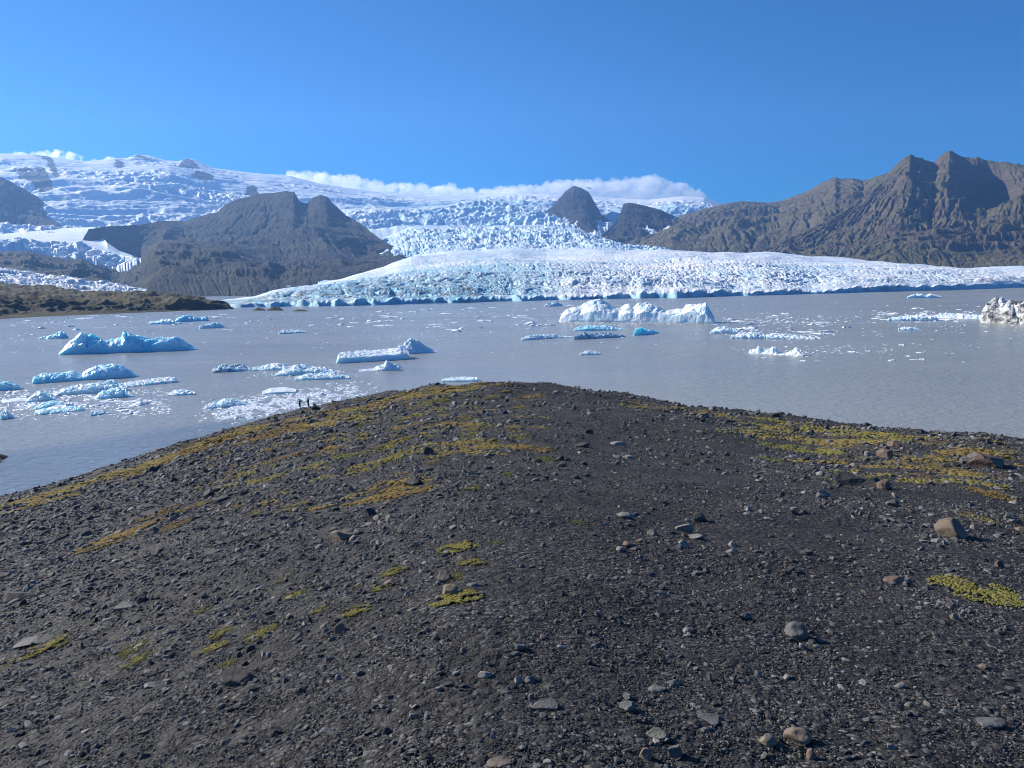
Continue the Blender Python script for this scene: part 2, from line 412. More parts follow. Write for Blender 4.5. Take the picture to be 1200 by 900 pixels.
fan('glacier_tongue', M_ICE, [lower(t_low, -60, -150), t_low, t_mid, t_up], [2, 50, 60], -140, 172, 380, tongue_disp,
    attrs={'fresh_or_shade': lambda X, Y, Z, T, D, A: 0.15 * sstep(-0.2, 0.5, fbm(X / 200, Y / 200, 3, 93)), 'dirt_or_shade': lambda X, Y, Z, T, D, A: 0.3 * sstep(azim(110), azim(160), A)})
e_low = line([(-140, 328), (0, 331), (40, 336), (70, 340), (110, 343), (172, 341)], 2050)
e_up = line([(-140, 309), (0, 313.5), (60, 321), (120, 329), (150, 335), (172, 339.5)], [(-140, 2700), (172, 2300)])
def toe_disp(X, Y, Z, T, D, A):
    f1, f2, cv = worley(X / 20, Y / 20, 95)
    return ((cv - 0.5) * 6 - 5 * sstep(0.2, 0.03, f2 - f1) + fbm(X / 90, Y / 90, 4, 96) * 7) * sstep(0.1, 0.5, T)
fan('glacier_toe', M_ICE, [lower(e_low, -40, -30), e_low, e_up, lower(e_up, 250, -60)], [2, 60, 8], -140, 172, 300, toe_disp,
    attrs={'fresh_or_shade': lambda X, Y, Z, T, D, A: 0 * X, 'dirt_or_shade': lambda X, Y, Z, T, D, A: 0.62 + 0 * X})

# --- rock
def rock_disp(amp, lam, slant, seed, t0, t1, radial=0.0, strata=0.0, crest=0.12):
    def f(X, Y, Z, T, D, A):
        m = np.maximum(bell(T, t0, t1), crest * sstep(t0, t0 + 0.3, T) * sstep(t1 + 0.5, t1, T))
        s = A * D.mean() - slant * (T - t0) / (t1 - t0)
        w = 0.3 * fbm(X / (lam * 2.4), Y / (lam * 2.4), 3, seed + 5)
        gul = ridged(s / lam + w, D / (lam * 4.5) + w, 5, seed, 0.44) - 0.9
        cut = sum(g_ * (np.abs(perlin(s / (lam * l_) + w * 2, D / (lam * l_ * 8) + w, seed + 40 + q_)) - 0.25) for q_, (l_, g_) in enumerate(((0.45, 0.9), (0.2, 0.5), (0.09, 0.3))))
        rough = ridged(X / (lam * 0.5), Y / (lam * 0.5), 6, seed + 9, 0.55) - 0.95
        fine = ridged(X / (lam * 0.12), Y / (lam * 0.12), 3, seed + 19, 0.5) - 0.9
        dz = amp * (gul * 0.72 + rough * 0.26 + cut * 0.40) * m + amp * 0.06 * fine * sstep(t0, t0 + 0.25, T) * sstep(t1 + 0.5, t1 + 0.05, T)
        z = Z + dz
        if strata:
            ph = z / strata + 0.8 * fbm(X / 500, Y / 500, 3, seed + 3)
            dz = dz + strata * 0.42 * (perlin(ph * 1.5, X / 900, seed + 6) + 0.5 * perlin(ph * 4.1, X / 500, seed + 7)) * m
        return dz, radial * (gul * 0.6 + rough * 0.3 + cut * 0.6) * m
    return f
# mountain with two heads, west of the glacier
m_crest = line([(96, 282), (104, 268), (125, 265), (160, 263), (190, 259), (215, 259), (235, 253), (255, 248), (262, 241), (275, 234), (290, 230), (300, 226.5), (320, 226), (335, 224), (345, 225), (352, 237), (360, 238), (367, 231), (375, 228.5), (383, 230), (390, 238), (405, 252), (420, 260), (435, 272), (450, 283), (465, 290), (482, 296), (490, 303)], [(96, 4600), (200, 5200), (300, 5300), (400, 4900), (490, 3400)])
m_sad = line([(96, 302), (110, 303), (125, 308), (150, 316), (163, 312), (168, 294), (195, 288), (240, 286), (270, 284), (300, 278), (330, 272), (370, 268), (400, 277), (430, 288), (460, 296), (490, 304)], [(96, 4450), (163, 4350), (250, 4250), (350, 4300), (490, 3250)])
m_front = line([(96, 328), (125, 331), (140, 328), (152, 320), (160, 313), (166, 303), (170, 292), (185, 285), (200, 284), (225, 285), (250, 286), (275, 290), (300, 297), (330, 300), (370, 296), (400, 300), (430, 303), (460, 305), (490, 306)], [(96, 3000), (170, 3600), (250, 3700), (350, 3700), (490, 3050)])
m_foot = line([(96, 332), (125, 336), (170, 341), (230, 346), (270, 352), (300, 351), (340, 344), (370, 338), (400, 330), (430, 322), (460, 314), (490, 309)], [(96, 2500), (170, 2300), (300, 2000), (400, 2350), (490, 2900)])
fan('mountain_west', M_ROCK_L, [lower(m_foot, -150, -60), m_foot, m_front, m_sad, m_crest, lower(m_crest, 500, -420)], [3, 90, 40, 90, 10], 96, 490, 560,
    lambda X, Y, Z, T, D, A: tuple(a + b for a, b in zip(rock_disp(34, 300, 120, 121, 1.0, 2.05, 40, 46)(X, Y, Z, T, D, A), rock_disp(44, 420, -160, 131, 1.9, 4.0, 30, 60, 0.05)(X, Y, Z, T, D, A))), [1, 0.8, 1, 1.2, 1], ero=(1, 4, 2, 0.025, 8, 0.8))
# dark cliff below the tongue
d_cr = line([(-140, 300), (0, 295), (30, 294), (55, 299), (75, 303), (95, 303), (112, 311), (128, 321), (140, 327), (150, 332)], [(-140, 4000), (150, 3700)])
d_ft = line([(-140, 318), (0, 322), (60, 328), (120, 334), (150, 339)], [(-140, 3000), (150, 2800)])
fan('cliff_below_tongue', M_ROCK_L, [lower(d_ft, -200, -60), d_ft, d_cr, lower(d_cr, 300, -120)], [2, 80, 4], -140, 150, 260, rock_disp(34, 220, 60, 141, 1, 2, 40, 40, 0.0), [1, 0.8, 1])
# hazy cliffs of the upper west side
b_cr = line([(-140, 190), (-60, 198), (0, 207), (10, 211), (20, 217), (32, 223), (42, 229), (52, 238), (60, 250), (74, 258)], [(-140, 6600), (74, 6500)])
b_ft = line([(-140, 280), (0, 273), (30, 268), (50, 262), (74, 259)], 5700)
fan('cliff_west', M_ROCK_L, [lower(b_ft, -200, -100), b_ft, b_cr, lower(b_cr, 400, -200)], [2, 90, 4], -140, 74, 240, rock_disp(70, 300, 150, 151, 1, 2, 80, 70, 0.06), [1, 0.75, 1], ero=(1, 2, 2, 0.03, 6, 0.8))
# nunatak and the ridge behind the glacier
n_cr = line([(636, 250), (645, 244), (655, 233), (662, 225), (672, 217.5), (680, 219.5), (690, 225), (697, 237), (705, 252), (720, 263), (745, 272), (765, 280)], [(636, 6300), (672, 6600), (765, 5600)])
n_ft = line([(636, 254), (650, 252), (665, 262), (685, 272), (700, 281), (720, 286), (745, 288), (765, 290)], [(636, 6000), (700, 5000), (765, 4600)])
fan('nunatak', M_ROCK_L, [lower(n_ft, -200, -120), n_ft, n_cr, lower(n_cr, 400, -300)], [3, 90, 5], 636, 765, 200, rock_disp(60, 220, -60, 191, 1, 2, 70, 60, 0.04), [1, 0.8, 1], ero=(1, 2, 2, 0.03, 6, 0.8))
r_cr = line([(692, 284), (704, 277), (716, 266), (724, 256), (731, 238.5), (738, 237.5), (748, 239), (760, 242), (775, 246), (790, 253), (812, 266)], [(692, 4700), (731, 5500), (812, 5500)])
r_ft = line([(692, 287), (716, 288), (740, 290), (760, 292), (790, 293), (812, 292)], [(692, 4500), (740, 4500), (812, 4300)])
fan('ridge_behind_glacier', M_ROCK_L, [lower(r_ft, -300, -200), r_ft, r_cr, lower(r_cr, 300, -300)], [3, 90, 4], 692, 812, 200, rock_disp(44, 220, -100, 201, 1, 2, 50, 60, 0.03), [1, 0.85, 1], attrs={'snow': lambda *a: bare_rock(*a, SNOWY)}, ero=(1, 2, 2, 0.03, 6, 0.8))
# far range east of the glacier
h_cr = line([(690, 289), (720, 281), (750, 275), (770, 266), (785, 257), (800, 252), (820, 246), (840, 241), (855, 237.5), (870, 235.5), (885, 236), (900, 237.5), (915, 235), (930, 230), (945, 224), (957, 217), (968, 211), (974, 208.5), (980, 206.5), (985, 209), (1000, 208.5), (1012, 211.5), (1025, 207), (1042, 203), (1080, 204), (1120, 215)], [(690, 5000), (800, 5700), (900, 5900), (1000, 5200), (1120, 5000)])
h_ft = line([(690, 294), (740, 296), (780, 300), (850, 302), (900, 304), (950, 308), (1000, 312), (1120, 316)], [(690, 3900), (800, 3200), (1120, 2900)])
fan('mountain_east', M_ROCK_R, [lower(h_ft, -200, -80), h_ft, h_cr, lower(h_cr, 700, -500)], [3, 170, 8], 690, 1120, 620, rock_disp(64, 480, 750, 211, 1, 2, 60, 48, 0.05), [1, 0.95, 1], ero=(1, 2, 2, 0.045, 11, 0.8))
k_cr = line([(880, 296), (905, 288), (930, 277), (950, 268), (970, 257), (990, 246), (1010, 232), (1025, 217), (1036, 208), (1045, 198), (1055, 188), (1062, 182.5), (1067, 180), (1073, 183), (1080, 184), (1086, 188), (1096, 189.5), (1099, 185), (1104, 180), (1113, 176), (1119, 178), (1126, 183), (1136, 184), (1146, 182), (1158, 186), (1180, 189), (1200, 193), (1250, 200), (1340, 215)], [(880, 3300), (950, 3700), (1050, 4400), (1100, 4700), (1200, 4600), (1340, 4600)])
k_ft = line([(880, 301), (905, 303), (950, 308), (1000, 311), (1060, 314), (1120, 317), (1200, 320), (1340, 324)], [(880, 3000), (1000, 2850), (1340, 2900)])
k_md = line([(880, 298), (905, 296), (950, 288), (1000, 275), (1050, 258), (1100, 256), (1150, 262), (1200, 260), (1340, 262)], [(880, 3150), (1000, 3300), (1340, 3500)])
def k_disp(X, Y, Z, T, D, A):
    a, r = rock_disp(72, 440, 480, 221, 1, 3, 70, 42, 0.05)(X, Y, Z, T, D, A)
    # the dark bowl east of the twin summits
    bx = np.exp(-(((A - azim(1150)) / (azim(1178) - azim(1150))) ** 2)) * np.exp(-((T - 2.55) / 0.28) ** 2)
    return a - 60 * bx, r + 420 * bx
fan('mountain_twin_summits', M_ROCK_R, [lower(k_ft, -200, -80), k_ft, k_md, k_cr, lower(k_cr, 700, -500)], [3, 130, 130, 8], 880, 1340, 720, k_disp, [1, 0.9, 1.05, 1], ero=(1, 3, 2, 0.045, 11, 0.8))
# low moraine on the west shore
w_sh = [(x, y, wd(x, y)) for x, y in [(-160, 382), (0, 374), (50, 371), (100, 369), (150, 367), (200, 365), (245, 363.2), (272, 362)]]
w_cr = line([(-160, 326), (0, 332), (50, 337), (100, 341), (150, 343), (185, 344), (215, 347), (238, 349.5), (250, 354), (262, 358), (272, 361)], [(-160, 1500), (0, 1400), (150, 1250), (240, 950), (272, 860)])
w_md = line([(-160, 355), (0, 352), (50, 353), (100, 354), (150, 354), (200, 354), (230, 354), (250, 358), (262, 360), (272, 361.7)], [(-160, 900), (0, 850), (200, 840), (272, 845)])
fan('moraine_west', M_MORAINE, [[(x, None, d - 12, -2.0) for x, y, d in w_sh], w_sh, w_md, w_cr, lower(w_cr, 500, -12)], [2, 50, 60, 6], -160, 272, 420,
    lambda X, Y, Z, T, D, A: (fbm(X / 70, Y / 70, 5, 231) * 5 + (ridged(X / 34, Y / 34, 4, 232) - 0.9) * 3.2) * sstep(1.05, 1.5, T) * sstep(3.6, 2.8, T) + 2.5 * fbm(X / 30, Y / 30, 3, 234) * sstep(2.6, 3, T))
# flat ground carrying the far slopes, hidden behind the moraine and the ice
V = np.array([[-9000, 1700, 8], [9000, 3400, 8], [9000, 9300, 60], [-9000, 9300, 60]], float)
set_props(obj('valley_floor', mesh_np('valley_floor', V, np.array([[0, 1, 2, 3]])), M_MORAINE), kind='structure')

# ------------------------------------------------------------------ lagoon
def water_mat():
    k = NB('silty_water'); p = k.pos()
    big = k.noise(k.scale(p, (0.004, 0.011, 1)), 1.0, 4, 0.55)
    c = k.mix(k.ramp(big, 0.3, 0.7), (0.250, 0.262, 0.246), (0.302, 0.312, 0.288))
    # clear melt water hugging the shore below the moraine; edge follows the shore
    sx = k.n.new('ShaderNodeSeparateXYZ'); k.l.new(p, sx.inputs[0])
    a_, b_ = WAT(-40, 534), WAT(225, 498)
    nx, ny = (b_[1] - a_[1]), -(b_[0] - a_[0]); nl = math.hypot(nx, ny); nx, ny = nx / nl, ny / nl
    dist = k.math('ADD', k.math('ADD', k.math('MULTIPLY', sx.outputs[0], nx), k.math('MULTIPLY', sx.outputs[1], ny)), -(a_[0] * nx + a_[1] * ny))
    wob = k.math('MULTIPLY', k.math('SUBTRACT', k.noise(p, 0.02, 3), 0.5), 14.0)
    clear = k.math('MULTIPLY', k.ramp(k.math('ADD', dist, wob), -1.0, 5.0), k.ramp(sx.outputs[0], WAT(420, 470)[0], WAT(330, 482)[0] - 6))
    c = k.mix(clear, c, (0.185, 0.215, 0.235))
    w1 = k.noise(k.scale(p, (0.5, 0.85, 1)), 1.0, 3, 0.5, 0.8)
    w2 = k.noise(k.scale(p, (0.12, 0.22, 1)), 1.0, 3, 0.5)
    nr = k.bump(w1, 0.55, 0.5); nr = k.bump(w2, 0.3, 0.6, nr)
    k.b.inputs['IOR'].default_value = 1.33
    lane = k.noise(k.scale(p, (0.006, 0.03, 1)), 1.0, 4, 0.6, 0.8)
    rg = k.n.new('ShaderNodeMapRange'); k.l.new(lane, rg.inputs[0]); rg.inputs[1].default_value, rg.inputs[2].default_value, rg.inputs[3].default_value, rg.inputs[4].default_value = 0.3, 0.7, 0.19, 0.32
    return k.done(c, rg.outputs[0], nr, 0.45)
M_WATER = water_mat()
# one sheet, rings around the viewer so that it reaches the horizon
rr = np.concatenate([[0], np.geomspace(60, 30000, 30)]); aa = np.linspace(0, 2 * math.pi, 97)
R_, A_ = np.meshgrid(rr, aa, indexing='ij')
V = np.stack([R_ * np.sin(A_), R_ * np.cos(A_), 0 * R_], -1).reshape(-1, 3)
lake = obj('lake', mesh_np('lake', V, grid_quads(*R_.shape)[:, ::-1]), M_WATER)
set_props(lake, kind='structure')

# ------------------------------------------------------------------ the near moraine
edge = [(-1000, 900), (-700, 810), (-300, 668), (-100, 612), (0, 582), (100, 557), (200, 523), (280, 499), (350, 480), (400, 470), (430, 464)]
E = [(azim(x, y), wd(x, y), 0.0, 0.0) for x, y in edge]
for x, y, d in [(455, 458, 140), (480, 454, 115), (520, 449.5, 88), (560, 448, 76), (600, 448.5, 72), (640, 450, 70), (700, 456, 68), (760, 464, 66), (800, 470, 64), (850, 475.5, 64), (900, 481, 62), (960, 490, 60), (1000, 494, 60), (1050, 498, 58), (1100, 503, 58), (1150, 507, 56), (1200, 514, 56), (1300, 528, 55), (1500, 560, 55)]:
    p = P(x, y, d); E.append((math.atan2(p[0], p[1]), d, p[2], 1.0))
E = np.array(E)
a_e = (HC - 1.5 - E[:, 2]) / E[:, 1]
az_tab = np.concatenate([[-math.pi, -1.9, -1.45], E[:, 0], [1.6, 2.0, math.pi]])
a_tab = np.concatenate([[0.012, 0.05, 0.2], a_e, [0.14, 0.04, 0.012]])
d_tab = np.concatenate([[1500, 300, 100], E[:, 1], [80, 300, 1500]])
c_tab = np.concatenate([[0, 0, 0], E[:, 3], [1, 0, 0]])
def smooth_tab(x):                                          # light smoothing over azimuth
    return sum(np.interp(x[0] + o, az_tab, x[1]) * w for o, w in ((-0.02, .25), (0, .5), (0.02, .25)))
def ground(x, y):
    x, y = np.asarray(x, float), np.asarray(y, float)
    r, az = np.hypot(x, y), np.arctan2(x, y)
    a, d, c = smooth_tab((az, a_tab)), smooth_tab((az, d_tab)), smooth_tab((az, c_tab))
    far = r - d
    z = HC - 1.5 - a * r
    drop = np.where(far > -d * 0.18, ((far + d * 0.18).clip(0) ** 2) / (d * 0.9) * 0.55, 0) * c
    z = z - drop
    amp = 0.45 * sstep(6, 45, r) * sstep(1.15, 0.8, r / d) + 0.04
    z = z + amp * fbm(x / 9.0, y / 9.0, 4, 301) + 0.03 * fbm(x / 1.3, y / 1.3, 3, 302)
    # bench with boulders and moss at the moraine's east side
    z = z + 0.5 * sstep(0.30, 0.50, az) * sstep(0.75, 0.62, az) * np.exp(-((r - 30) / 9.0) ** 2) * np.where(np.abs(az) < 1.2, 1, 0)
    return np.maximum(z, -2.5)
def hit(px, py, rmax=400):                                  # pixel ray against the near ground
    w = ray(px, py); hl = math.hypot(w[0], w[1])
    rs = np.geomspace(1.2, rmax, 900)
    zr = HC + w[2] / hl * rs
    zg = ground(w[0] / hl * rs, w[1] / hl * rs)
    k = np.nonzero(zr < zg)[0]
    if len(k) == 0: return None
    i = max(k[0], 1)
    lo, hi = rs[i - 1], rs[i]
    for _ in range(20):
        m = (lo + hi) / 2
        if HC + w[2] / hl * m < ground(w[0] / hl * m, w[1] / hl * m): hi = m
        else: lo = m
    x, y = w[0] / hl * hi, w[1] / hl * hi
    return np.array([x, y, float(ground(x, y))]), hi
azs = np.concatenate([np.linspace(-math.pi, -0.85, 70)[:-1], np.linspace(-0.85, 0.85, 520), np.linspace(0.85, math.pi, 70)[1:]])
rs = np.concatenate([[0.0], np.geomspace(0.35, 260, 250), np.geomspace(280, 1700, 14)])
R_, A_ = np.meshgrid(rs, azs, indexing='ij')
X, Y = R_ * np.sin(A_), R_ * np.cos(A_)
Zg = ground(X, Y) + 0.012 * fbm(X / 0.22, Y / 0.22, 3, 305) * (R_ < 30)

def ground_mat():
    k = NB('black_gravel'); p = k.pos()
    v1 = k.voro(p, 55, 'F1', 'Color'); d1 = k.voro(p, 55)
    v2 = k.voro(p, 16, 'F1', 'Color'); d2 = k.voro(p, 16)
    sv = k.n.new('ShaderNodeSeparateColor'); k.l.new(v1, sv.inputs[0])
    s2 = k.n.new('ShaderNodeSeparateColor'); k.l.new(v2, s2.inputs[0])
    c = k.cramp(sv.outputs[0], [(0, (0.010, 0.010, 0.010)), (0.6, (0.022, 0.021, 0.021)), (0.88, (0.075, 0.072, 0.068)), (1, (0.23, 0.22, 0.20))])  # black sand, darkened further to paint the shadowed gaps between stones
    c2 = k.cramp(s2.outputs[1], [(0, (0.012, 0.012, 0.012)), (0.7, (0.024, 0.023, 0.022)), (1, (0.070, 0.066, 0.062))])
    c = k.mix(k.ramp(k.noise(p, 1.1, 4), 0.4, 0.6), c, c2)
    pat = k.ramp(k.noise(p, 0.22, 5, 0.6), 0.38, 0.62)
    c = k.mix(k.math('MULTIPLY', pat, 0.3), c, (0.020, 0.019, 0.019))
    # thin dry moss staining the outer slopes
    mo = k.math('MULTIPLY', k.attr('mossy'), k.ramp(k.noise(p, 0.7, 6, 0.75), 0.52, 0.60))
    mc = k.mix(k.ramp(k.noise(p, 0.16, 3), 0.4, 0.6), (0.20, 0.155, 0.04), (0.17, 0.105, 0.036))
    c = k.mix(mo, c, mc)
    h = k.math('ADD', k.math('MULTIPLY', d1, 0.35), d2)
    nr = k.bump(k.math('SUBTRACT', 1.0, h), 0.9, 0.03)
    nr = k.bump(k.noise(p, 2.2, 6, 0.65), 0.6, 0.12, nr)
    return k.done(c, 0.85, nr, 0.25)
M_GROUND = ground_mat()
# where moss covers the outer slopes: world positions of traced bands
MOSS_BANDS = [[(-40, 610), (60, 580), (150, 555), (230, 526), (300, 503), (360, 490)], [(330, 505), (380, 500), (430, 478), (480, 466), (520, 460)], [(800, 480), (870, 492), (950, 503), (1040, 518), (1130, 524), (1220, 535)], [(930, 512), (1000, 525), (1080, 545), (1180, 572)]]
BP = []
for b in MOSS_BANDS:
    for (x0, y0), (x1, y1) in zip(b[:-1], b[1:]):
        for t in np.linspace(0, 1, 8):
            q = hit(x0 + (x1 - x0) * t, y0 + (y1 - y0) * t)
            if q is not None: BP.append((q[0][0], q[0][1], 0.05 * q[1] + 0.6))
BP = np.array(BP)
def mossy(x, y):
    m = np.zeros(np.shape(x))
    for bx, by, s in BP: m = np.maximum(m, np.exp(-((x - bx) ** 2 + (y - by) ** 2) / (s * s)))
    return m
me = mesh_np('moraine', np.stack([X, Y, Zg], -1).reshape(-1, 3), grid_quads(*R_.shape)[:, ::-1])
attr(me, 'mossy', sstep(0.25, 0.75, mossy(X, Y)))
set_props(obj('moraine', me, M_GROUND), kind='structure')
# tip of the next spit along the shore
c0 = WAT(-26, 549)
gx = np.linspace(-1, 1, 40); GX, GY = np.meshgrid(gx, gx, indexing='ij')
zz = 1.5 * (1 - GX ** 2 - GY ** 2) + 0.35 * fbm(GX * 3, GY * 3, 4, 311) - 0.2
set_props(obj('spit', mesh_np('spit', np.stack([c0[0] - 6.3 + GX * 7.5, c0[1] + 2 + GY * 8, zz.clip(-2.5)], -1).reshape(-1, 3), grid_quads(40, 40)), M_GROUND), kind='structure')


# ------------------------------------------------------------------ icebergs and floes
def berg_mat(name, white, blue, amt, dirt_or_shade=None, sss=1.0, crust=0.75):
    k = NB(name); p = k.pos()
    n = k.noise(p, 0.12, 5, 0.6)
    f = k.noise(p, 1.4, 5, 0.65)
    c = k.mix(k.math('MULTIPLY', k.ramp(n, 0.3, 0.7), amt), white, blue)
    flat = k.ramp(k.nz(), 0.55, 0.9)                      # weathered, bubbly crust lies on the tops
    c = k.mix(k.math('MULTIPLY', flat, crust), c, white)
    if dirt_or_shade:
        st = k.noise(k.scale(p, dirt_or_shade[1]), 1.0, 5, 0.65, 0.5)
        c = k.mix(k.math('MULTIPLY', k.ramp(st, dirt_or_shade[2], dirt_or_shade[2] + 0.16), dirt_or_shade[0]), c, (0.028, 0.028, 0.03))
    k.b.inputs['Subsurface Weight'].default_value = 0.5 if sss else 0.0; k.b.inputs['Subsurface Radius'].default_value = (0.5, 1.0, 1.35); k.b.inputs['Subsurface Scale'].default_value = sss
    return k.done(c, 0.38, k.bump(f, 0.55, 0.35), 0.4)
M_BW = berg_mat('white_berg_ice', (0.90, 0.92, 0.93), (0.56, 0.84, 0.90), 0.8)
M_BB = berg_mat('blue_berg_ice', (0.68, 0.86, 0.93), (0.20, 0.68, 0.86), 1.0, None, 2.5, 0.4)
M_FL = berg_mat('floe_ice', (0.88, 0.91, 0.92), (0.56, 0.82, 0.89), 0.7, None, 0)
M_BD = berg_mat('ash_streaked_ice', (0.66, 0.66, 0.64), (0.48, 0.50, 0.51), 0.8, (0.95, (0.3, 0.22, 0.3), 0.44))
M_BG = berg_mat('grey_berg_ice', (0.66, 0.74, 0.80), (0.34, 0.52, 0.66), 0.8, (0.8, (0.5, 0.5, 0.8), 0.5))
CLIFF = [(0, 0), (0.05, 0.55), (0.22, 0.82), (0.5, 1.0), (0.8, 0.6), (1, 0)]
SLOPE = [(0, 0), (0.08, 0.28), (0.45, 0.85), (0.62, 1.0), (0.9, 0.5), (1, 0)]
TABLE = [(0, 0), (0.05, 0.62), (0.3, 0.75), (0.8, 1.0), (0.95, 0.7), (1, 0)]
SLAB = [(0, 0), (0.07, 0.5), (0.4, 0.8), (0.75, 1.0), (1, 0)]
def berg(label, base, top, depth, prof, mat, cat='iceberg', name='iceberg', group=None, seed=0, rough=1.0, ns=None):
    """base: (pxL, pyL, pxR, pyR) waterline in front; top: traced skyline of the berg; depth: metres front to back"""
    ns = ns or int(min(130, max(30, (base[2] - base[0]) * 1.3))); nt = 34 if ns > 40 else 18
    tx = np.array([p[0] for p in top], float); ty = np.array([p[1] for p in top], float)
    sx = np.linspace(base[0], base[2], ns)
    by = base[1] + (base[3] - base[1]) * (sx - base[0]) / (base[2] - base[0])
    front = np.array([WAT(x, y) for x, y in zip(sx, by)])
    dirs = front[:, :2] / np.linalg.norm(front[:, :2], axis=1, keepdims=True)
    pt = np.array([p[0] for p in prof]); ph = np.array([p[1] for p in prof]); tc = pt[ph.argmax()]
    ends = np.sin(math.pi * np.linspace(0.02, 0.98, ns)) ** 0.35     # rounded plan
    hs = np.array([max(P(x, np.interp(x, tx, ty), np.linalg.norm(f[:2]) + depth * tc * e)[2], 0.05) for x, f, e in zip(sx, front, ends)])
    T = np.linspace(0, 1, nt) ** 1.25
    S_, T_ = np.meshgrid(np.arange(ns), T, indexing='ij')
    dd = depth * ends[:, None] * T_
    X = front[:, 0][:, None] + dirs[:, 0][:, None] * dd; Y = front[:, 1][:, None] + dirs[:, 1][:, None] * dd
    H = hs[:, None] * np.interp(T_, pt, ph)
    sz = max(hs.max(), 0.4); L = max(sz * 0.9, 0.8)
    e = np.minimum(1, H / (0.25 * sz + 1e-3))
    wx, wy = X + 0.3 * L * fbm(X / L, Y / L, 3, seed + 1), Y + 0.3 * L * fbm(X / L, Y / L, 3, seed + 2)
    f1, f2, cv = worley(wx / (L * 1.1), wy / (L * 1.1), seed + 3)
    g1, g2, gv = worley(wx / (L * 0.4), wy / (L * 0.4), seed + 4)
    chip = (cv - 0.5) * 0.26 + (0.35 - f1) * 0.22 + (gv - 0.5) * 0.10 - 0.10 * sstep(0.1, 0.0, f2 - f1)
    H = H + rough * sz * (chip + 0.12 * fbm(X / (L * 0.5), Y / (L * 0.5), 4, seed + 5)) * e * np.minimum(1, hs[:, None] / sz + 0.15)
    push = rough * L * (0.22 * fbm(wx / L + H / L, wy / L, 4, seed + 6) + 0.16 * (cv - 0.5)) * np.sin(math.pi * T_.clip(0, 1)) ** 0.3
    X, Y = X + dirs[:, 0][:, None] * push, Y + dirs[:, 1][:, None] * push
    H = np.maximum(H, 0.02)
    H[:, 0] = -0.6; H[:, -1] = -0.6; H[0, :] = -0.6; H[-1, :] = -0.6
    c0_ = np.array([X.mean(), Y.mean(), 0])
    V = np.stack([X, Y, H], -1).reshape(-1, 3) - c0_
    me = mesh_np(name, V, grid_quads(ns, nt), False)
    # underside so that the ice is a closed body
    o = obj(name, me, mat); o.location = c0_
    set_props(o, label, cat, group)
    return o
ib = berg
ib('long blue iceberg with a notched crest and shaded face, alone in open water', (68, 416, 233, 410), [(68, 415), (75, 408), (85, 400), (97, 391), (110, 391), (122, 396), (135, 398), (144, 396), (146, 388), (152, 387), (165, 391), (178, 396), (190, 395), (205, 393), (215, 397), (225, 404), (233, 409)], 16, CLIFF, M_BB, seed=11, rough=0.7)
ib('smooth bright blue iceberg with a rounded hump, behind the stranded slabs', (37, 450, 165, 441), [(37, 448), (40, 441), (50, 438), (70, 437), (88, 434), (97, 437), (105, 432), (120, 427), (132, 425), (145, 429), (158, 436), (165, 440)], 10, CLIFF, M_BB, seed=23, rough=0.55)
ib('blue iceberg with a low sloping end, beside the rounded blue one', (-60, 462, 28, 456), [(-60, 452), (-30, 446), (0, 445), (10, 446), (20, 449), (28, 454)], 9, CLIFF, M_BB, seed=31, rough=0.6)
SG = 'ice slabs jammed together below the blue iceberg'
for i_, (b_, t_, dp, mt, lb) in enumerate([
    ((112, 468, 150, 465), [(112, 465), (117, 459), (128, 456), (140, 455), (149, 454.5), (150, 462)], 4.5, M_BB, 'small blue ice block with a square end amid the jammed slabs'),
    ((130, 456, 208, 448), [(130, 452), (150, 448), (165, 445), (190, 442.5), (205, 441.5), (208, 446)], 8, M_BW, 'long flat ice slab tapering away from the blue hump'),
    ((62, 464, 150, 458), [(62, 460), (75, 455), (95, 450), (110, 447), (130, 446.5), (150, 450)], 7, M_BW, 'wide pale ice slab directly below the rounded blue iceberg'),
    ((40, 487, 100, 481), [(40, 483), (50, 479), (65, 478), (80, 476), (95, 475), (100, 478)], 5, M_BB, 'flat blue-sided ice slab at the outer edge of the jam'),
    ((105, 488, 126, 485), [(105, 484), (112, 481), (122, 481), (126, 483)], 3, M_BG, 'small grey ice lump at the outer edge of the jam'),
    ((30, 472, 70, 468), [(30, 468), (40, 462), (48, 457), (55, 459), (65, 463), (70, 467)], 5, M_BW, 'crumbly white ice heap beside the blue ice block'),
    ((0, 492, 23, 489), [(0, 484), (8, 480), (15, 484), (23, 488)], 3.5, M_BW, 'white ice lump at the landward corner of the jam'),
    ((40, 480, 80, 476), [(40, 477), (52, 471), (62, 470), (72, 471), (80, 474)], 4, M_BB, 'low tilted blue slab between the crumbly heap and the outer slab')]):
    ib(lb, b_, t_, dp, SLAB, mt, 'ice slab', 'ice_slab', SG, 200 + i_ * 9)
ib('flat-topped white ice floe with an undercut blue edge, joined to a pointed peak', (394, 426, 480, 421), [(394, 424), (397, 414), (405, 412), (430, 410), (455, 409), (470, 407), (480, 412)], 14, TABLE, M_BW, seed=41, rough=0.35)
ib('pointed white ice peak rising at the end of the flat-topped floe', (450, 417, 513, 412.5), [(450, 411), (458, 408), (470, 404), (478, 399), (482, 396), (488, 400), (495, 404), (503, 408), (513, 412)], 9, SLOPE, M_BW, seed=47)
ib('small jagged ice lump with a pale blue foot in front of the pointed peak', (420, 435.5, 472, 434), [(420, 433.5), (438, 431), (447, 427), (453, 421), (458, 423), (465, 427), (472, 431)], 4.5, SLOPE, M_BW, seed=53)
LG = 'low floes in a row off the moraine'
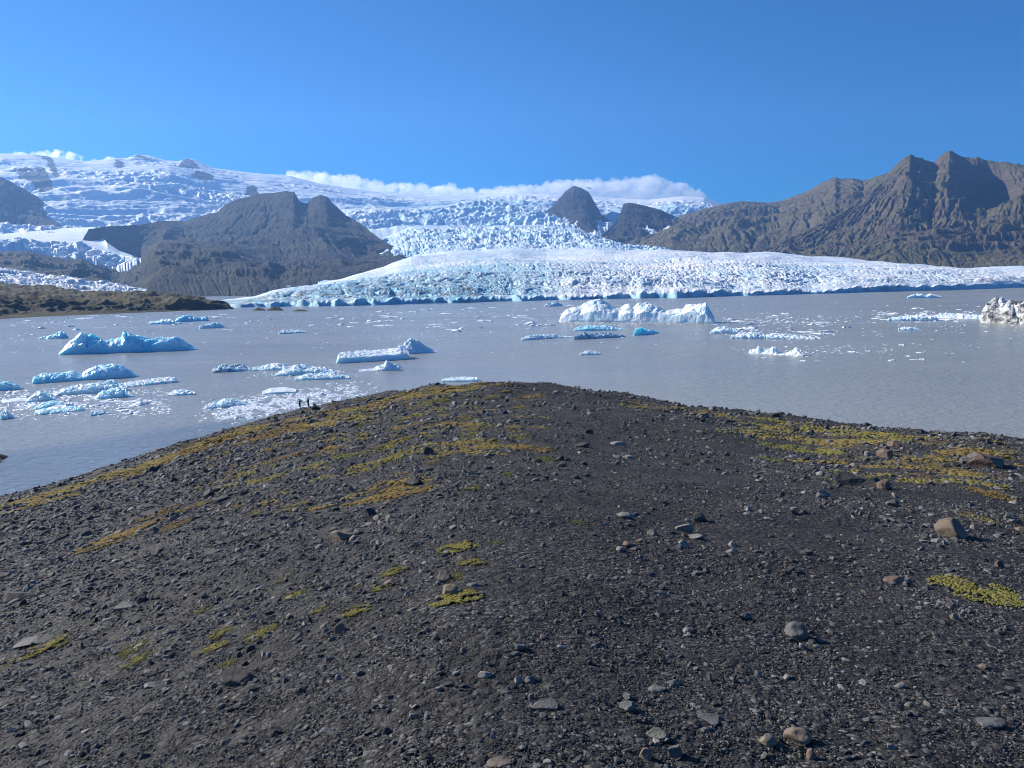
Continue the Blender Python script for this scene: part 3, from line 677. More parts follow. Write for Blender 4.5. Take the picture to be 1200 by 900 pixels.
for i_, (b_, t_, dp, mt, lb) in enumerate([
    ((248, 437, 295, 434.5), [(248, 434), (258, 427), (270, 426), (285, 427), (295, 431)], 7, M_BG, 'grey streaked low iceberg at the far end of the floe row'),
    ((290, 435, 345, 433), [(290, 432), (300, 430), (312, 428), (322, 425), (330, 426), (345, 430)], 7, M_BW, 'uneven white floe between the grey streaked one and the flat slab'),
    ((322, 441, 400, 437), [(322, 438), (335, 431), (350, 427), (355, 428), (380, 430), (400, 435)], 8, M_BW, 'white slab floe with a sloping blue side in the floe row'),
    ((345, 446, 410, 444), [(345, 442), (360, 438), (375, 437), (385, 436), (400, 438), (410, 440)], 6, M_BW, 'broken white floe lying in front of the slab floe')]):
    ib(lb, b_, t_, dp, SLAB, mt, 'ice floe', 'ice_floe', LG, 300 + i_ * 9)
ib('neat flat white floe with a straight blue side near the two people', (307, 463, 348, 460), [(307, 458.5), (318, 454.5), (335, 453.5), (348, 456)], 8, TABLE, M_BW, 'ice floe', 'ice_floe', seed=61, rough=0.2)
ib('largest white iceberg with a dome, broken middle and blocky end peak', (655, 377, 838, 379), [(655, 375), (660, 366), (665, 362), (680, 359), (688, 354), (696, 351.5), (704, 352), (711, 355), (718, 359), (725, 361), (732, 357), (738, 356), (742, 359), (748, 354), (755, 353.5), (765, 357), (772, 360), (780, 364), (792, 363), (800, 361), (804, 357), (815, 356), (827, 354), (832, 363), (838, 373)], 30, CLIFF, M_BW, seed=67, rough=0.42)
for i_, (b_, t_, dp, pr, mt, lb) in enumerate([
    ((672, 388, 729, 387), [(672, 385), (685, 382), (700, 381), (715, 382), (729, 385)], 9, SLAB, M_BB, 'flat pale blue floe directly in front of the largest iceberg'),
    ((672, 398, 734, 395), [(672, 393), (680, 390.5), (700, 391), (712, 390), (720, 391), (734, 393)], 7, CLIFF, M_BG, 'dark streaked floe in front of the largest iceberg'),
    ((742, 393.5, 773, 390.5), [(742, 391), (745, 385), (752, 382), (757, 386), (765, 387.5), (773, 389)], 6, SLOPE, M_BB, 'small bright blue iceberg beside the dark streaked floe'),
    ((610, 399, 672, 395), [(610, 397), (620, 393.5), (632, 392), (645, 392), (660, 393.5), (672, 394)], 6, SLAB, M_BW, 'long low white floe trailing from the dark streaked one'),
    ((679, 416.5, 704, 415.5), [(679, 413.5), (688, 410.5), (695, 411), (704, 413)], 4, SLAB, M_BW, 'small lone white floe in open water before the dark streaked one'),
    ((638, 359.5, 673, 358.5), [(638, 357), (645, 354), (652, 352.5), (656, 355.5), (664, 356.5), (673, 357.5)], 20, SLOPE, M_BW, 'two-toned small iceberg close under the glacier front'),
    ((832, 391, 872, 391), [(832, 388), (842, 384), (850, 382.5), (860, 385), (872, 388)], 9, SLAB, M_BW, 'low white floe beside the end peak of the largest iceberg'),
    ((856, 397, 956, 398), [(856, 393), (870, 390), (886, 388.5), (900, 391.5), (915, 391), (930, 393), (956, 396)], 8, SLAB, M_BW, 'long white floe with a lumpy middle and thin end'),
    ((877, 414.5, 942, 417.5), [(877, 411), (885, 408), (889, 404.5), (892, 409), (903, 409), (905, 405.5), (909, 406), (912, 412), (922, 413), (927, 410), (931, 406.5), (938, 407), (942, 413)], 5, SLOPE, M_BW, 'white floe carrying three worn knobs of ice'),
    ((1063, 349.5, 1103, 349), [(1063, 347), (1070, 344.3), (1082, 344.5), (1086, 346), (1090, 344), (1103, 347)], 22, TABLE, M_BW, 'low white tabular iceberg off the cliffed glacier front'),
    ((174, 380, 206, 380), [(174, 377.5), (182, 376), (192, 373.5), (200, 374.5), (206, 377)], 11, CLIFF, M_BB, 'low blue iceberg beside the humped one off the west moraine'),
    ((205, 377.5, 245, 376), [(205, 375), (211, 370), (215, 368.5), (222, 370.5), (235, 372), (243, 371.5), (245, 374)], 13, CLIFF, M_BB, 'vivid blue humped iceberg with a dark tail off the west moraine'),
    ((233, 385.5, 263, 384), [(233, 382.5), (241, 379), (250, 377.5), (258, 378.5), (263, 381)], 9, SLOPE, M_BW, 'white iceberg lump with a shaded end near the humped blue one'),
    ((44, 397.5, 81, 396.5), [(44, 395.5), (55, 393), (64, 391), (70, 388), (77, 389.5), (81, 394)], 7, SLOPE, M_BB, 'small blue iceberg with a low white tail behind the long blue one'),
    ((326, 391.5, 359, 390), [(326, 388.5), (335, 386.5), (350, 386.5), (359, 388)], 8, SLAB, M_BW, 'flat white floe in open water before the glacier edge'),
    ((517, 447.5, 560, 447), [(517, 444.5), (530, 442), (545, 441.5), (560, 442)], 5, TABLE, M_BW, 'flat white floe half hidden by the moraine brow'),
    ((1040, 376, 1100, 376), [(1040, 373), (1055, 371), (1068, 370), (1080, 368.5), (1100, 370)], 10, SLAB, M_BW, 'crumbled white floe drifting toward the ash-striped iceberg'),
    ((1088, 373, 1150, 374), [(1088, 370), (1105, 367.5), (1125, 368), (1150, 369)], 12, SLAB, M_BW, 'broad white floe touching the ash-striped iceberg'),
    ((1052, 387, 1078, 387), [(1052, 384.5), (1060, 382.5), (1070, 383), (1078, 385)], 6, SLAB, M_BW, 'small white floe below the crumbled floe'),
    ((196, 468 - 4, 229, 462.5), [(196, 461), (206, 457.5), (215, 456), (229, 459)], 4, SLAB, M_BW, 'white floe adrift on its own beyond the jammed slabs'),
    ((240, 480, 292, 474), [(240, 475), (252, 471), (262, 468), (272, 466.5), (292, 470)], 5, SLAB, M_BW, 'white floe at the corner of the slush by the beach')]):
    ib(lb, b_, t_, dp, pr, mt, 'iceberg' if 'iceberg' in lb.split(' with')[0][:40] and 'floe' not in lb else 'ice floe', 'iceberg' if 'floe' not in lb else 'ice_floe', None, 400 + i_ * 9)
ib('ash-striped dirty white iceberg with diagonal black bands and vertical end', (1147, 378, 1222, 381), [(1147, 374), (1151, 360), (1155, 352), (1165, 349), (1175, 351), (1182, 350), (1190, 352), (1205, 351), (1222, 356)], 22, CLIFF, M_BD, seed=71, rough=0.8)
# dark rock islets off the moraine's end
for i_, (x0, x1, yb, yt, lb) in enumerate([(296, 312, 364, 360.5, 'low dark rock islet next to the tip of the west moraine'), (312, 333, 364, 359.5, 'humped dark rock islet off the tip of the west moraine'), (342, 362, 365, 362.5, 'flat dark rock islet furthest out from the west moraine')]):
    ib(lb, (x0, yb, x1, yb), [(x0, yb - 0.5), (x0 * .6 + x1 * .4, yt), (x0 * .3 + x1 * .7, yt + 0.6), (x1, yb - 0.6)], 25, SLOPE, M_MORAINE, 'islet', 'rock_islet', None, 500 + i_)

# loose floes: a dozen shapes, copied one by one
def chunk_mesh(name, seed, flat=0.35, sub=2):
    r_ = np.random.default_rng(seed); bm = bmesh.new()
    bmesh.ops.create_icosphere(bm, subdivisions=sub, radius=1)
    off = r_.uniform(0, 50, 3)
    for v in bm.verts:
        c = np.array(v.co)
        a = math.atan2(c[1], c[0])
        f = 1 + 0.35 * float(perlin(np.array([1.3 * math.cos(a) + off[0]]), np.array([1.3 * math.sin(a) + off[1]]), seed)[0]) * 2
        z = c[2] * flat * (1 + 1.3 * float(perlin(np.array([c[0] * 2 + off[2]]), np.array([c[1] * 2 + off[0]]), seed + 7)[0])) if c[2] > 0 else c[2] * 0.3
        v.co = Vector((c[0] * f, c[1] * f * 0.75, z))
    me = bpy.data.meshes.new(name); bm.to_mesh(me); bm.free()
    me.polygons.foreach_set('use_smooth', np.full(len(me.polygons), False))
    return me
floe_me = [chunk_mesh('ice_floe', 600 + i, 0.25 + 0.35 * (i % 4) / 3) for i in range(12)]
for i_, m_ in enumerate(floe_me): m_.materials.append(M_FL)
FR = [(100, 474, 95, 13, 46, 5, 26, 'small ice chunk jammed among the slabs below the blue iceberg', 'ice chunks in the jam'),
      (140, 379, 140, 9, 26, 3, 13, 'small ice floe drifting off the west moraine', 'floes off the west moraine'),
      (330, 378, 110, 13, 34, 3, 14, 'small ice floe drifting between the west moraine and the flat-topped floe', 'floes in the western lagoon'),
      (545, 375, 150, 15, 82, 4, 16, 'small ice floe drifting in the middle of the lagoon before the glacier', 'floes in the middle lagoon'),
      (910, 383, 90, 16, 46, 4, 18, 'small ice floe drifting between the largest iceberg and the ash-striped one', 'floes beyond the largest iceberg'),
      (1090, 370, 70, 9, 28, 4, 16, 'small ice floe drifting close to the ash-striped iceberg', 'floes by the ash-striped iceberg'),
      (1010, 416, 150, 14, 24, 3, 9, 'tiny ice floe in the open water beyond the moss slope', 'floes in open water'),
      (335, 478, 95, 16, 20, 5, 15, 'small ice chunk in the slush washed up by the beach', 'ice chunks in the slush')]
for cx, cy_, rx, ry, n, w0, w1, lb, gp in FR:
    for j in range(n):
        a, q = rng.uniform(0, 2 * math.pi), math.sqrt(rng.uniform(0, 1))
        px, py = cx + rx * q * math.cos(a), cy_ + ry * q * math.sin(a)
        if gp == 'ice chunks in the slush': py = 493 - (px - 240) * 0.13 - rng.uniform(-4, 22) * (0.5 + 0.5 * rng.uniform())
        if py > 490 and px > 300: continue
        p = WAT(px, py); d = math.hypot(p[0], p[1])
        w = (w0 + (w1 - w0) * rng.uniform() ** 2.2) * d / F / 2
        o = obj('ice_floe', floe_me[rng.integers(12)])
        o.location = (p[0], p[1], -0.03 * w); o.rotation_euler = (0, 0, rng.normal(0, 0.45) + math.pi * rng.integers(2))
        o.scale = (w * 1.25, w * rng.uniform(0.7, 1.8), min(w, 1.8) * rng.uniform(0.35, 0.9))
        set_props(o, lb, 'ice floe', gp)
# slush and brash: uncountable crumbs, one body
def brash(name, spots, label):
    base = [chunk_mesh('c', 700 + i, 0.6, 1) for i in range(5)]
    arr = []
    for b in base:
        v = np.empty(len(b.vertices) * 3, np.float32); b.vertices.foreach_get('co', v)
        f = np.array([p.vertices[:] for p in b.polygons]); arr.append((v.reshape(-1, 3).astype(float), f)); bpy.data.meshes.remove(b)
    Vs, Fs, off = [], [], 0
    for (px, py, w) in spots:
        p = WAT(px, py); d = math.hypot(p[0], p[1]); s_ = w * d / F / 2
        v, f = arr[rng.integers(5)]; a = rng.normal(0, 0.5); ca, sa = math.cos(a), math.sin(a)
        q = v * np.array([s_ * 1.4, s_ * rng.uniform(0.8, 1.6), min(s_, 0.9) * 0.5])
        q = np.stack([q[:, 0] * ca - q[:, 1] * sa + p[0], q[:, 0] * sa + q[:, 1] * ca + p[1], q[:, 2] - 0.02], -1)
        Vs.append(q); Fs.append(f + off); off += len(v)
    o = obj(name, mesh_np(name, np.concatenate(Vs), np.concatenate(Fs), False), M_FL)
    set_props(o, label, None, None, 'stuff')
sp = []
x = rng.triangular(228, 310, 445, 4600); y = 488 - (x - 228) * 0.155 + rng.normal(0, 5.5, 4600)
sp += [q for q, k_ in zip(zip(x, y, rng.uniform(1.2, 4.6, 4600)), fbm(x / 14, y / 6, 3, 801) > -0.2) if k_]     # slush along the beach
x, y = rng.uniform(0, 200, 2200), rng.normal(471, 9, 2200)
sp += [q for q, k_ in zip(zip(x, y, rng.uniform(1.2, 4.2, 2200)), (fbm(x / 20, y / 6, 3, 802) > -0.1) & (y < 492) & (y > 446 + np.maximum(0, 60 - x) * 0.1)) if k_]   # crumbs in the jam
x, y = rng.uniform(0, 1200, 3000), rng.triangular(352, 372, 420, 3000)
sp += [q for q, k_ in zip(zip(x, y, 0.8 + 2.4 * rng.uniform(0, 1, 3000) ** 2), (fbm(x / 90, y / 7, 3, 803) > 0.08) & (y > 366 - x * 0.022)) if k_]   # streaks of crumbs on the open lagoon
for cx, cy_, rx, ry, n in [(1100, 371, 60, 5, 350), (920, 378, 60, 6, 150), (930, 393, 60, 4, 150), (740, 378, 100, 3, 200), (350, 441, 60, 6, 150), (960, 412, 90, 6, 110)]:
    for _ in range(n): sp.append((cx + rx * rng.normal() * 0.5, cy_ + ry * rng.normal() * 0.5, rng.uniform(1, 3.4)))
brash('brash_ice', sp, None)

# ------------------------------------------------------------------ stones
def ico(sub):
    bm = bmesh.new(); bmesh.ops.create_icosphere(bm, subdivisions=sub, radius=1.0)
    v = np.array([p.co[:] for p in bm.verts]); f = np.array([[q.index for q in p.verts] for p in bm.faces]); bm.free()
    return v, f
ICO = {k_: ico(k_) for k_ in (1, 2, 3, 4)}
def n3(v, s, seed):                                         # cheap 3-D noise from three planes
    return (perlin(v[:, 0] * s + 3.1, v[:, 1] * s, seed) + perlin(v[:, 1] * s + 7.7, v[:, 2] * s, seed + 1) + perlin(v[:, 2] * s + 1.9, v[:, 0] * s, seed + 2)) / 1.6
def stone_verts(seed, sub=2, cuts=9, depth=(0.45, 0.85), rough=0.06, shape=(1, 0.8, 0.55)):
    r_ = np.random.default_rng(seed); v, f = ICO[sub]; v = v.copy()
    for _ in range(cuts):
        n = r_.normal(size=3); n /= np.linalg.norm(n); h = r_.uniform(*depth)
        d = v @ n
        v -= np.where(d > h, d - h, 0)[:, None] * n * 0.94
    v = v * np.array(shape)
    if rough: v = v * (1 + rough * n3(v, 2.2, seed) + rough * 0.5 * n3(v, 6, seed + 5))[:, None]
    return v, f
def stone_mat(name, stops, tone='obj', patch=None):
    k = NB(name); p = k.local()
    t = k.rand() if tone == 'obj' else k.attr('tone', 'INSTANCER')
    c = k.cramp(t, stops)
    f = k.noise(p, 2.4, 6, 0.65); g = k.noise(p, 11.0, 4, 0.6)
    c = k.mix(k.ramp(f, 0.3, 0.7), k.mix(0.5, c, (0.015, 0.015, 0.016)), k.mix(0.22, c, (0.30, 0.28, 0.25)))
    if patch: c = k.mix(k.math('MULTIPLY', k.ramp(k.noise(p, 1.6, 5, 0.6), 0.52, 0.6), 0.8), c, patch)
    return k.done(c, 0.8, k.bump(k.math('ADD', f, k.math('MULTIPLY', g, 0.4)), 0.5, 0.05), 0.3)
M_ST = {'dark': stone_mat('dark_basalt_stone', [(0, (0.020, 0.020, 0.021)), (1, (0.040, 0.038, 0.038))]),
        'grey': stone_mat('grey_stone', [(0, (0.085, 0.087, 0.090)), (1, (0.14, 0.14, 0.138))]),
        'pale': stone_mat('pale_stone', [(0, (0.21, 0.20, 0.18)), (1, (0.30, 0.285, 0.25))]),
        'tan': stone_mat('tan_stone', [(0, (0.17, 0.125, 0.085)), (1, (0.24, 0.18, 0.125))]),
        'red': stone_mat('reddish_stone', [(0, (0.125, 0.075, 0.055)), (1, (0.19, 0.12, 0.09))]),
        'green': stone_mat('greenish_grey_stone', [(0, (0.13, 0.15, 0.115)), (1, (0.21, 0.23, 0.18))], patch=(0.32, 0.32, 0.26))}
TONE = {'dark': 'dark basalt', 'grey': 'grey', 'pale': 'pale grey', 'tan': 'tan', 'red': 'reddish brown', 'green': 'greenish grey'}
def seat(px, py, wpx, hpx):                                 # place for a stone whose foot shows at (px, py)
    q = hit(px, py)
    if q is None: return None
    p, r = q
    m = math.hypot(r, HC - p[2]) / F
    return p, r, wpx * m, hpx * m
# (px, py foot, width px, height px, tone, cuts, label)
BOULDERS = [
 (8, 709, 38, 18, 'dark', 8, 'smooth black boulder at the outer end of the coarse west gravel'),
 (277, 804, 46, 24, 'dark', 12, 'black angular boulder with a pale sunlit end and a long shadow'),
 (398, 635, 30, 15, 'tan', 4, 'rounded tan boulder alone on the gravel'),
 (502, 533, 14, 13, 'dark', 10, 'upright black stone on the moss-dotted slope'),
 (431, 606, 16, 11, 'dark', 8, 'dark rounded stone uphill of the rounded tan boulder'),
 (482, 570, 22, 10, 'dark', 11, 'wedge-shaped dark stone below the upright black one'),
 (578, 586, 14, 7, 'red', 9, 'flat brown stone amid coarse dark rubble'),
 (733, 608, 22, 9, 'pale', 4, 'smooth pale egg-shaped stone beside a smaller grey one'),
 (746, 605, 10, 6, 'grey', 7, 'small grey stone touching the pale egg-shaped one'),
 (684, 524, 20, 7, 'dark', 10, 'black stone with a pale tan flank near the brow'),
 (692, 509, 14, 7, 'dark', 10, 'black stone highest on the brow behind the pale-flanked one'),
 (725, 522, 20, 6, 'pale', 5, 'pale flat stones pair near the brow'),
 (737, 538, 15, 5, 'pale', 5, 'thin pale slab downhill of the pale pair'),
 (656, 539, 12, 6, 'dark', 9, 'black stone sitting at the end of a green moss cushion'),
 (519, 682, 20, 14, 'tan', 4, 'tan cobble half grown over by yellow moss'),
 (528, 697, 22, 14, 'tan', 4, 'tan cobble above the widest yellow moss mat'),
 (556, 688, 20, 7, 'grey', 6, 'flat grey stone beside the mossy tan cobbles'),
 (457, 686, 18, 8, 'red', 5, 'flat pinkish stone lying on moss'),
 (513, 703, 11, 6, 'grey', 6, 'small grey cobble touching the mossy tan one'),
 (737, 642, 13, 9, 'red', 6, 'reddish cobble in a short row of three'),
 (752, 636, 13, 7, 'tan', 7, 'tan angular cobble at the upper end of the row of three'),
 (728, 646, 11, 7, 'pale', 5, 'pale cobble at the lower end of the row of three'),
 (765, 627, 12, 7, 'pale', 5, 'pale cobble apart from the row of three'),
 (825, 489, 18, 6, 'tan', 6, 'flat tan rock on the mossy brow'),
 (997, 569, 46, 20, 'dark', 9, 'largest dark boulder with green moss at its end'),
 (1026, 571, 24, 12, 'dark', 10, 'dark boulder in the shadow of the largest one'),
 (1037, 573, 15, 11, 'red', 6, 'brown rounded stone next to the largest dark boulder'),
 (966, 584, 21, 11, 'pale', 5, 'cream-coloured stone in front of the largest dark boulder'),
 (1048, 593, 13, 8, 'grey', 7, 'grey stone on the gravel below the largest dark boulder'),
 (1122, 630, 32, 22, 'tan', 5, 'cream-topped round boulder casting a sharp shadow on the east slope'),
 (1120, 634, 8, 6, 'grey', 6, 'pebble leaning on the cream-topped round boulder'),
 (1166, 549, 38, 17, 'red', 12, 'blocky brown boulder with a black shaded side on the mossy bench'),
 (1136, 543, 14, 9, 'grey', 9, 'grey block touching the blocky brown boulder'),
 (1126, 541, 10, 8, 'dark', 9, 'small dark block in the row beside the blocky brown boulder'),
 (1038, 536, 17, 10, 'red', 9, 'rust-brown rock on the mossy bench'),
 (1050, 524, 14, 8, 'red', 8, 'pinkish rock pile stone on the moss band'),
 (1052, 684, 23, 9, 'red', 4, 'smooth reddish flat cobble alone on fine gravel'),
 (1064, 682, 9, 6, 'grey', 5, 'small grey pebble beside the reddish flat cobble'),
 (820, 611, 19, 11, 'dark', 8, 'dark grey stone behind a group of pale flat cobbles'),
 (803, 623, 20, 11, 'pale', 5, 'pale block at the edge of the flat cobble group'),
 (817, 632, 19, 7, 'pale', 5, 'pale flat cobble in the middle of the cobble group'),
 (801, 641, 13, 8, 'pale', 6, 'pale cobble at the foot of the cobble group'),
 (859, 640, 11, 9, 'pale', 6, 'small white-topped cobble east of the cobble group'),
 (860, 649, 14, 6, 'pale', 6, 'thin pale cobble just below the white-topped one'),
 (935, 748, 25, 19, 'grey', 5, 'round blue-grey boulder with a pointed shadow on fine gravel'),
 (940, 760, 7, 7, 'pale', 6, 'white pebble in front of the round blue-grey boulder'),
 (873, 726, 17, 9, 'grey', 7, 'grey angular cobble uphill of the round blue-grey boulder'),
 (1172, 665, 10, 8, 'red', 5, 'brown cobble above the large moss mat'),
 (1187, 612, 14, 10, 'grey', 7, 'grey stone at the edge of the east slope moss'),
 (950, 529, 10, 6, 'grey', 6, 'grey stone where the gravel meets the moss band'),
 (1168, 855, 32, 14, 'grey', 6, 'blue-grey wedge-shaped stone lying alone on coarse gravel'),
 (938, 872, 28, 18, 'tan', 5, 'tan-grey elongated cobble with a shadow under its end'),
 (900, 874, 21, 14, 'tan', 5, 'brownish flat cobble beside the elongated tan-grey one'),
 (834, 850, 33, 11, 'grey', 9, 'long rough grey stone lying flat'),
 (772, 866, 24, 15, 'green', 7, 'pale green lichened stone by a cluster of cobbles'),
 (758, 891, 15, 14, 'tan', 5, 'tan cobble below the lichened stone'),
 (790, 888, 18, 16, 'grey', 8, 'blue-grey rough cobble beside the tan one in the cluster'),
 (770, 874, 11, 9, 'pale', 6, 'pale pebble between the cobbles of the cluster'),
 (640, 832, 34, 14, 'grey', 10, 'flat slate-grey slab ringed by pebbles'),
 (770, 811, 23, 9, 'green', 8, 'pale green flat stone above the cobble cluster'),
 (792, 805, 18, 8, 'grey', 5, 'smooth grey flat cobble above the pale green stone'),
 (737, 834, 20, 12, 'grey', 6, 'grey ridge-backed cobble between slab and cluster'),
 (568, 794, 16, 9, 'pale', 4, 'smooth oval grey cobble on fine gravel'),
 (607, 800, 13, 8, 'pale', 7, 'white angular stone beside a slate-blue one'),
 (621, 801, 14, 9, 'grey', 8, 'slate-blue stone beside the white angular one'),
 (610, 762, 14, 11, 'grey', 9, 'grey angular stone leaning with a dark side'),
 (576, 745, 18, 9, 'dark', 9, 'dark stone with a light edge amid gravel'),
 (586, 899, 30, 12, 'tan', 5, 'lone tan cobble on fine gravel below the flat slate-grey slab'),
 (453, 822, 15, 8, 'dark', 7, 'dark round pebble-topped stone on fine gravel'),
 (952, 890, 10, 12, 'red', 5, 'pink rounded cobble below the elongated tan-grey one'),
 (945, 859, 9, 6, 'tan', 5, 'orange pebble just above the elongated tan-grey cobble'),
 (243, 584, 15, 10, 'dark', 9, 'dark squarish rock on the orange moss terrace'),
 (257, 590, 21, 8, 'dark', 9, 'flat dark rock touching the squarish one on the terrace'),
 (205, 609, 14, 9, 'grey', 6, 'grey stone in the orange moss'),
 (284, 581, 13, 8, 'dark', 8, 'dark rock at the end of the orange moss terrace'),
 (248, 650, 26, 8, 'dark', 10, 'flat black slab below the orange moss terrace'),
 (145, 717, 30, 12, 'grey', 9, 'long upturned grey slab in coarse gravel'),
 (33, 758, 36, 12, 'grey', 7, 'long pale grey slab with moss along its foot'),
 (165, 707, 11, 10, 'grey', 7, 'light grey tilted stone above the upturned slab'),
 (175, 808, 20, 9, 'grey', 6, 'bluish flat slab in the lower west gravel'),
 (195, 803, 12, 9, 'tan', 8, 'tan angular stone beside the bluish flat slab'),
 (398, 741, 14, 12, 'tan', 5, 'orange-tan cobble by a moss tuft'),
 (170, 596, 20, 6, 'dark', 9, 'low black slab under the yellow moss band'),
 (322, 862, 18, 12, 'dark', 10, 'black hollowed rock low on the west gravel'),
 (1148, 540, 16, 9, 'grey', 8, 'pale grey block behind the blocky brown boulder'),
 (680, 455, 10, 5, 'dark', 7, 'black stone breaking the skyline of the brow'),
 (910, 489, 12, 6, 'dark', 8, 'dark rock on the mossy rim above the water'),
 (1080, 508, 18, 7, 'dark', 8, 'dark low rock on the far rim of the bench'),
 (450, 522, 10, 7, 'dark', 9, 'small dark rock uphill of the moss dots'),
]
for i_, (px, py, w, h_, tn, cuts, lb) in enumerate(BOULDERS):
    q = seat(px, py, w, h_)
    if q is None: continue
    p, r, W_, H_ = q
    sth = (py - 335) / math.hypot(F, py - 335); H_ = max(0.42 * H_, H_ - 0.42 * W_ * sth)
    v, f = stone_verts(900 + i_, 4, cuts + 7 if cuts > 5 else cuts + 1, (0.45, 0.85), 0.05, (1, 1, 1))
    v = v / np.abs(v).max(0)
    v = v * np.array([W_ / 2, max(W_ * 0.36, min(H_ * 0.9, W_ * 0.5)), H_ * 0.78]); v[:, 2] += H_ * 0.22
    a = random.uniform(-0.35, 0.35); ca, sa = math.cos(a), math.sin(a)
    v = np.stack([v[:, 0] * ca - v[:, 1] * sa, v[:, 0] * sa + v[:, 1] * ca, v[:, 2]], -1)
    nm = 'boulder' if W_ > 0.3 else 'stone'
    o = obj(nm, mesh_np(nm, v, f, cuts < 6), M_ST[tn])
    o.location = (p[0], p[1] + W_ * 0.3, float(ground(p[0], p[1] + W_ * 0.3)))
    set_props(o, lb, 'boulder' if W_ > 0.3 else 'stone')
# loose stones, a few shapes copied one by one
SH = []
for i_ in range(12):
    v, f = stone_verts(1100 + i_, 2, 10, (0.4, 0.8), 0.05, (1, random.uniform(0.6, 0.95), random.uniform(0.4, 0.7)))
    SH.append((v, f))
sm = {}
def zone(px, py):
    if px < 420 and py < 620: return 'on the mossy slope above the beach', 'west slope'
    if px > 880 and py < 620: return 'on the bench of moss and boulders', 'east bench'
    if py < 600: return 'on the bare brow above the lagoon', 'brow'
    if px < 480: return 'in the coarse gravel of the west slope', 'coarse gravel'
    return 'on the fine gravel of the trodden middle', 'fine gravel'
ADJ = {'dark': 'dark angular', 'grey': 'light grey', 'pale': 'pale', 'tan': 'tan', 'red': 'reddish brown', 'green': 'greenish'}
n_done = 0
while n_done < 205:
    px, py = rng.uniform(2, 1198), 470 + 425 * rng.uniform() ** 0.9
    if py < 500 and not 300 < px < 800: py += 60
    q = seat(px, py, 1, 1)
    if q is None or q[1] > 75: continue
    p, r, m, _ = q
    tn = ('dark', 'grey', 'pale', 'tan', 'red')[rng.choice(5, p=(0.42, 0.28, 0.13, 0.11, 0.06))]
    w = m * rng.uniform(6.5, 13.5) * (0.75 if py < 520 else 1)
    k_ = (rng.integers(12), tn)
    if k_ not in sm:
        sm[k_] = mesh_np('stone', SH[k_[0]][0], SH[k_[0]][1], False); sm[k_].materials.append(M_ST[tn])
    o = obj('stone', sm[k_]); s_ = w / 2
    o.location = (p[0], p[1], p[2] + s_ * 0.12); o.rotation_euler = (rng.normal(0, 0.2), rng.normal(0, 0.2), rng.uniform(0, 6.28)); o.scale = (s_, s_, s_)
    zl, zg = zone(px, py)
    set_props(o, 'small %s stone lying loose %s' % (ADJ[tn], zl), 'stone', 'loose %s stones, %s' % (ADJ[tn], zg))
    n_done += 1

# ------------------------------------------------------------------ gravel (nobody could count it) and moss cover: points carrying instances
def proto(name, v, f, mat, smooth=False):                   # shape library for the scattering, not part of the scene
    me = mesh_np(name, v, f, smooth); me.materials.append(mat)
    return bpy.data.objects.new(name, me)
def scatter(name, P3, S3, R3, tone, idx, protos, label=None):
    me = bpy.data.meshes.new(name); me.vertices.add(len(P3)); me.vertices.foreach_set('co', np.asarray(P3, np.float32).ravel())
    for nm, dat, ty in (('scl', S3, 'FLOAT_VECTOR'), ('rot', R3, 'FLOAT_VECTOR')):
        a = me.attributes.new(nm, ty, 'POINT'); a.data.foreach_set('vector', np.asarray(dat, np.float32).ravel())
    attr(me, 'tone', tone)
    a = me.attributes.new('idx', 'INT', 'POINT'); a.data.foreach_set('value', np.asarray(idx, np.int32))
    o = obj(name, me)
    t = bpy.data.node_groups.new(name, 'GeometryNodeTree')
    t.interface.new_socket('Geometry', in_out='INPUT', socket_type='NodeSocketGeometry'); t.interface.new_socket('Geometry', in_out='OUTPUT', socket_type='NodeSocketGeometry')
    N, L = t.nodes, t.links
    gi, go = N.new('NodeGroupInput'), N.new('NodeGroupOutput')
    jn = N.new('GeometryNodeGeometryToInstance')
    for pr in reversed(protos):                             # multi-input sockets list the last link first
        oi = N.new('GeometryNodeObjectInfo'); oi.inputs[0].default_value = pr; L.new(oi.outputs['Geometry'], jn.inputs[0])
    ip = N.new('GeometryNodeInstanceOnPoints'); L.new(gi.outputs[0], ip.inputs['Points']); L.new(jn.outputs[0], ip.inputs['Instance'])
    ip.inputs['Pick Instance'].default_value = True
    def na(nm, ty):
        x = N.new('GeometryNodeInputNamedAttribute'); x.data_type = ty; x.inputs[0].default_value = nm; return x.outputs[0]
    L.new(na('idx', 'INT'), ip.inputs['Instance Index']); L.new(na('scl', 'FLOAT_VECTOR'), ip.inputs['Scale'])
    er = N.new('FunctionNodeEulerToRotation'); L.new(na('rot', 'FLOAT_VECTOR'), er.inputs[0]); L.new(er.outputs[0], ip.inputs['Rotation'])
    L.new(ip.outputs[0], go.inputs[0])
    md = o.modifiers.new('scatter', 'NODES'); md.node_group = t
    set_props(o, label, None, None, 'stuff')
    return o
M_GRAVEL = stone_mat('gravel_stones', [(0, (0.027, 0.028, 0.030)), (0.40, (0.064, 0.066, 0.069)), (0.70, (0.148, 0.150, 0.151)), (0.90, (0.31, 0.305, 0.29)), (0.96, (0.18, 0.13, 0.095)), (1, (0.36, 0.345, 0.31))], 'inst')
pro = [proto('gravel_shape', *stone_verts(1300 + i, 1 if i < 6 else 2, 7, (0.4, 0.8), 0.05, (1, random.uniform(0.6, 0.95), random.uniform(0.45, 0.75))), M_GRAVEL) for i in range(10)]
NG = 520000
az_ = rng.uniform(-0.74, 0.74, NG); r_ = 1.9 * (150 / 1.9) ** (rng.uniform(0, 1, NG) ** 1.25)
gx_, gy_ = r_ * np.sin(az_), r_ * np.cos(az_)
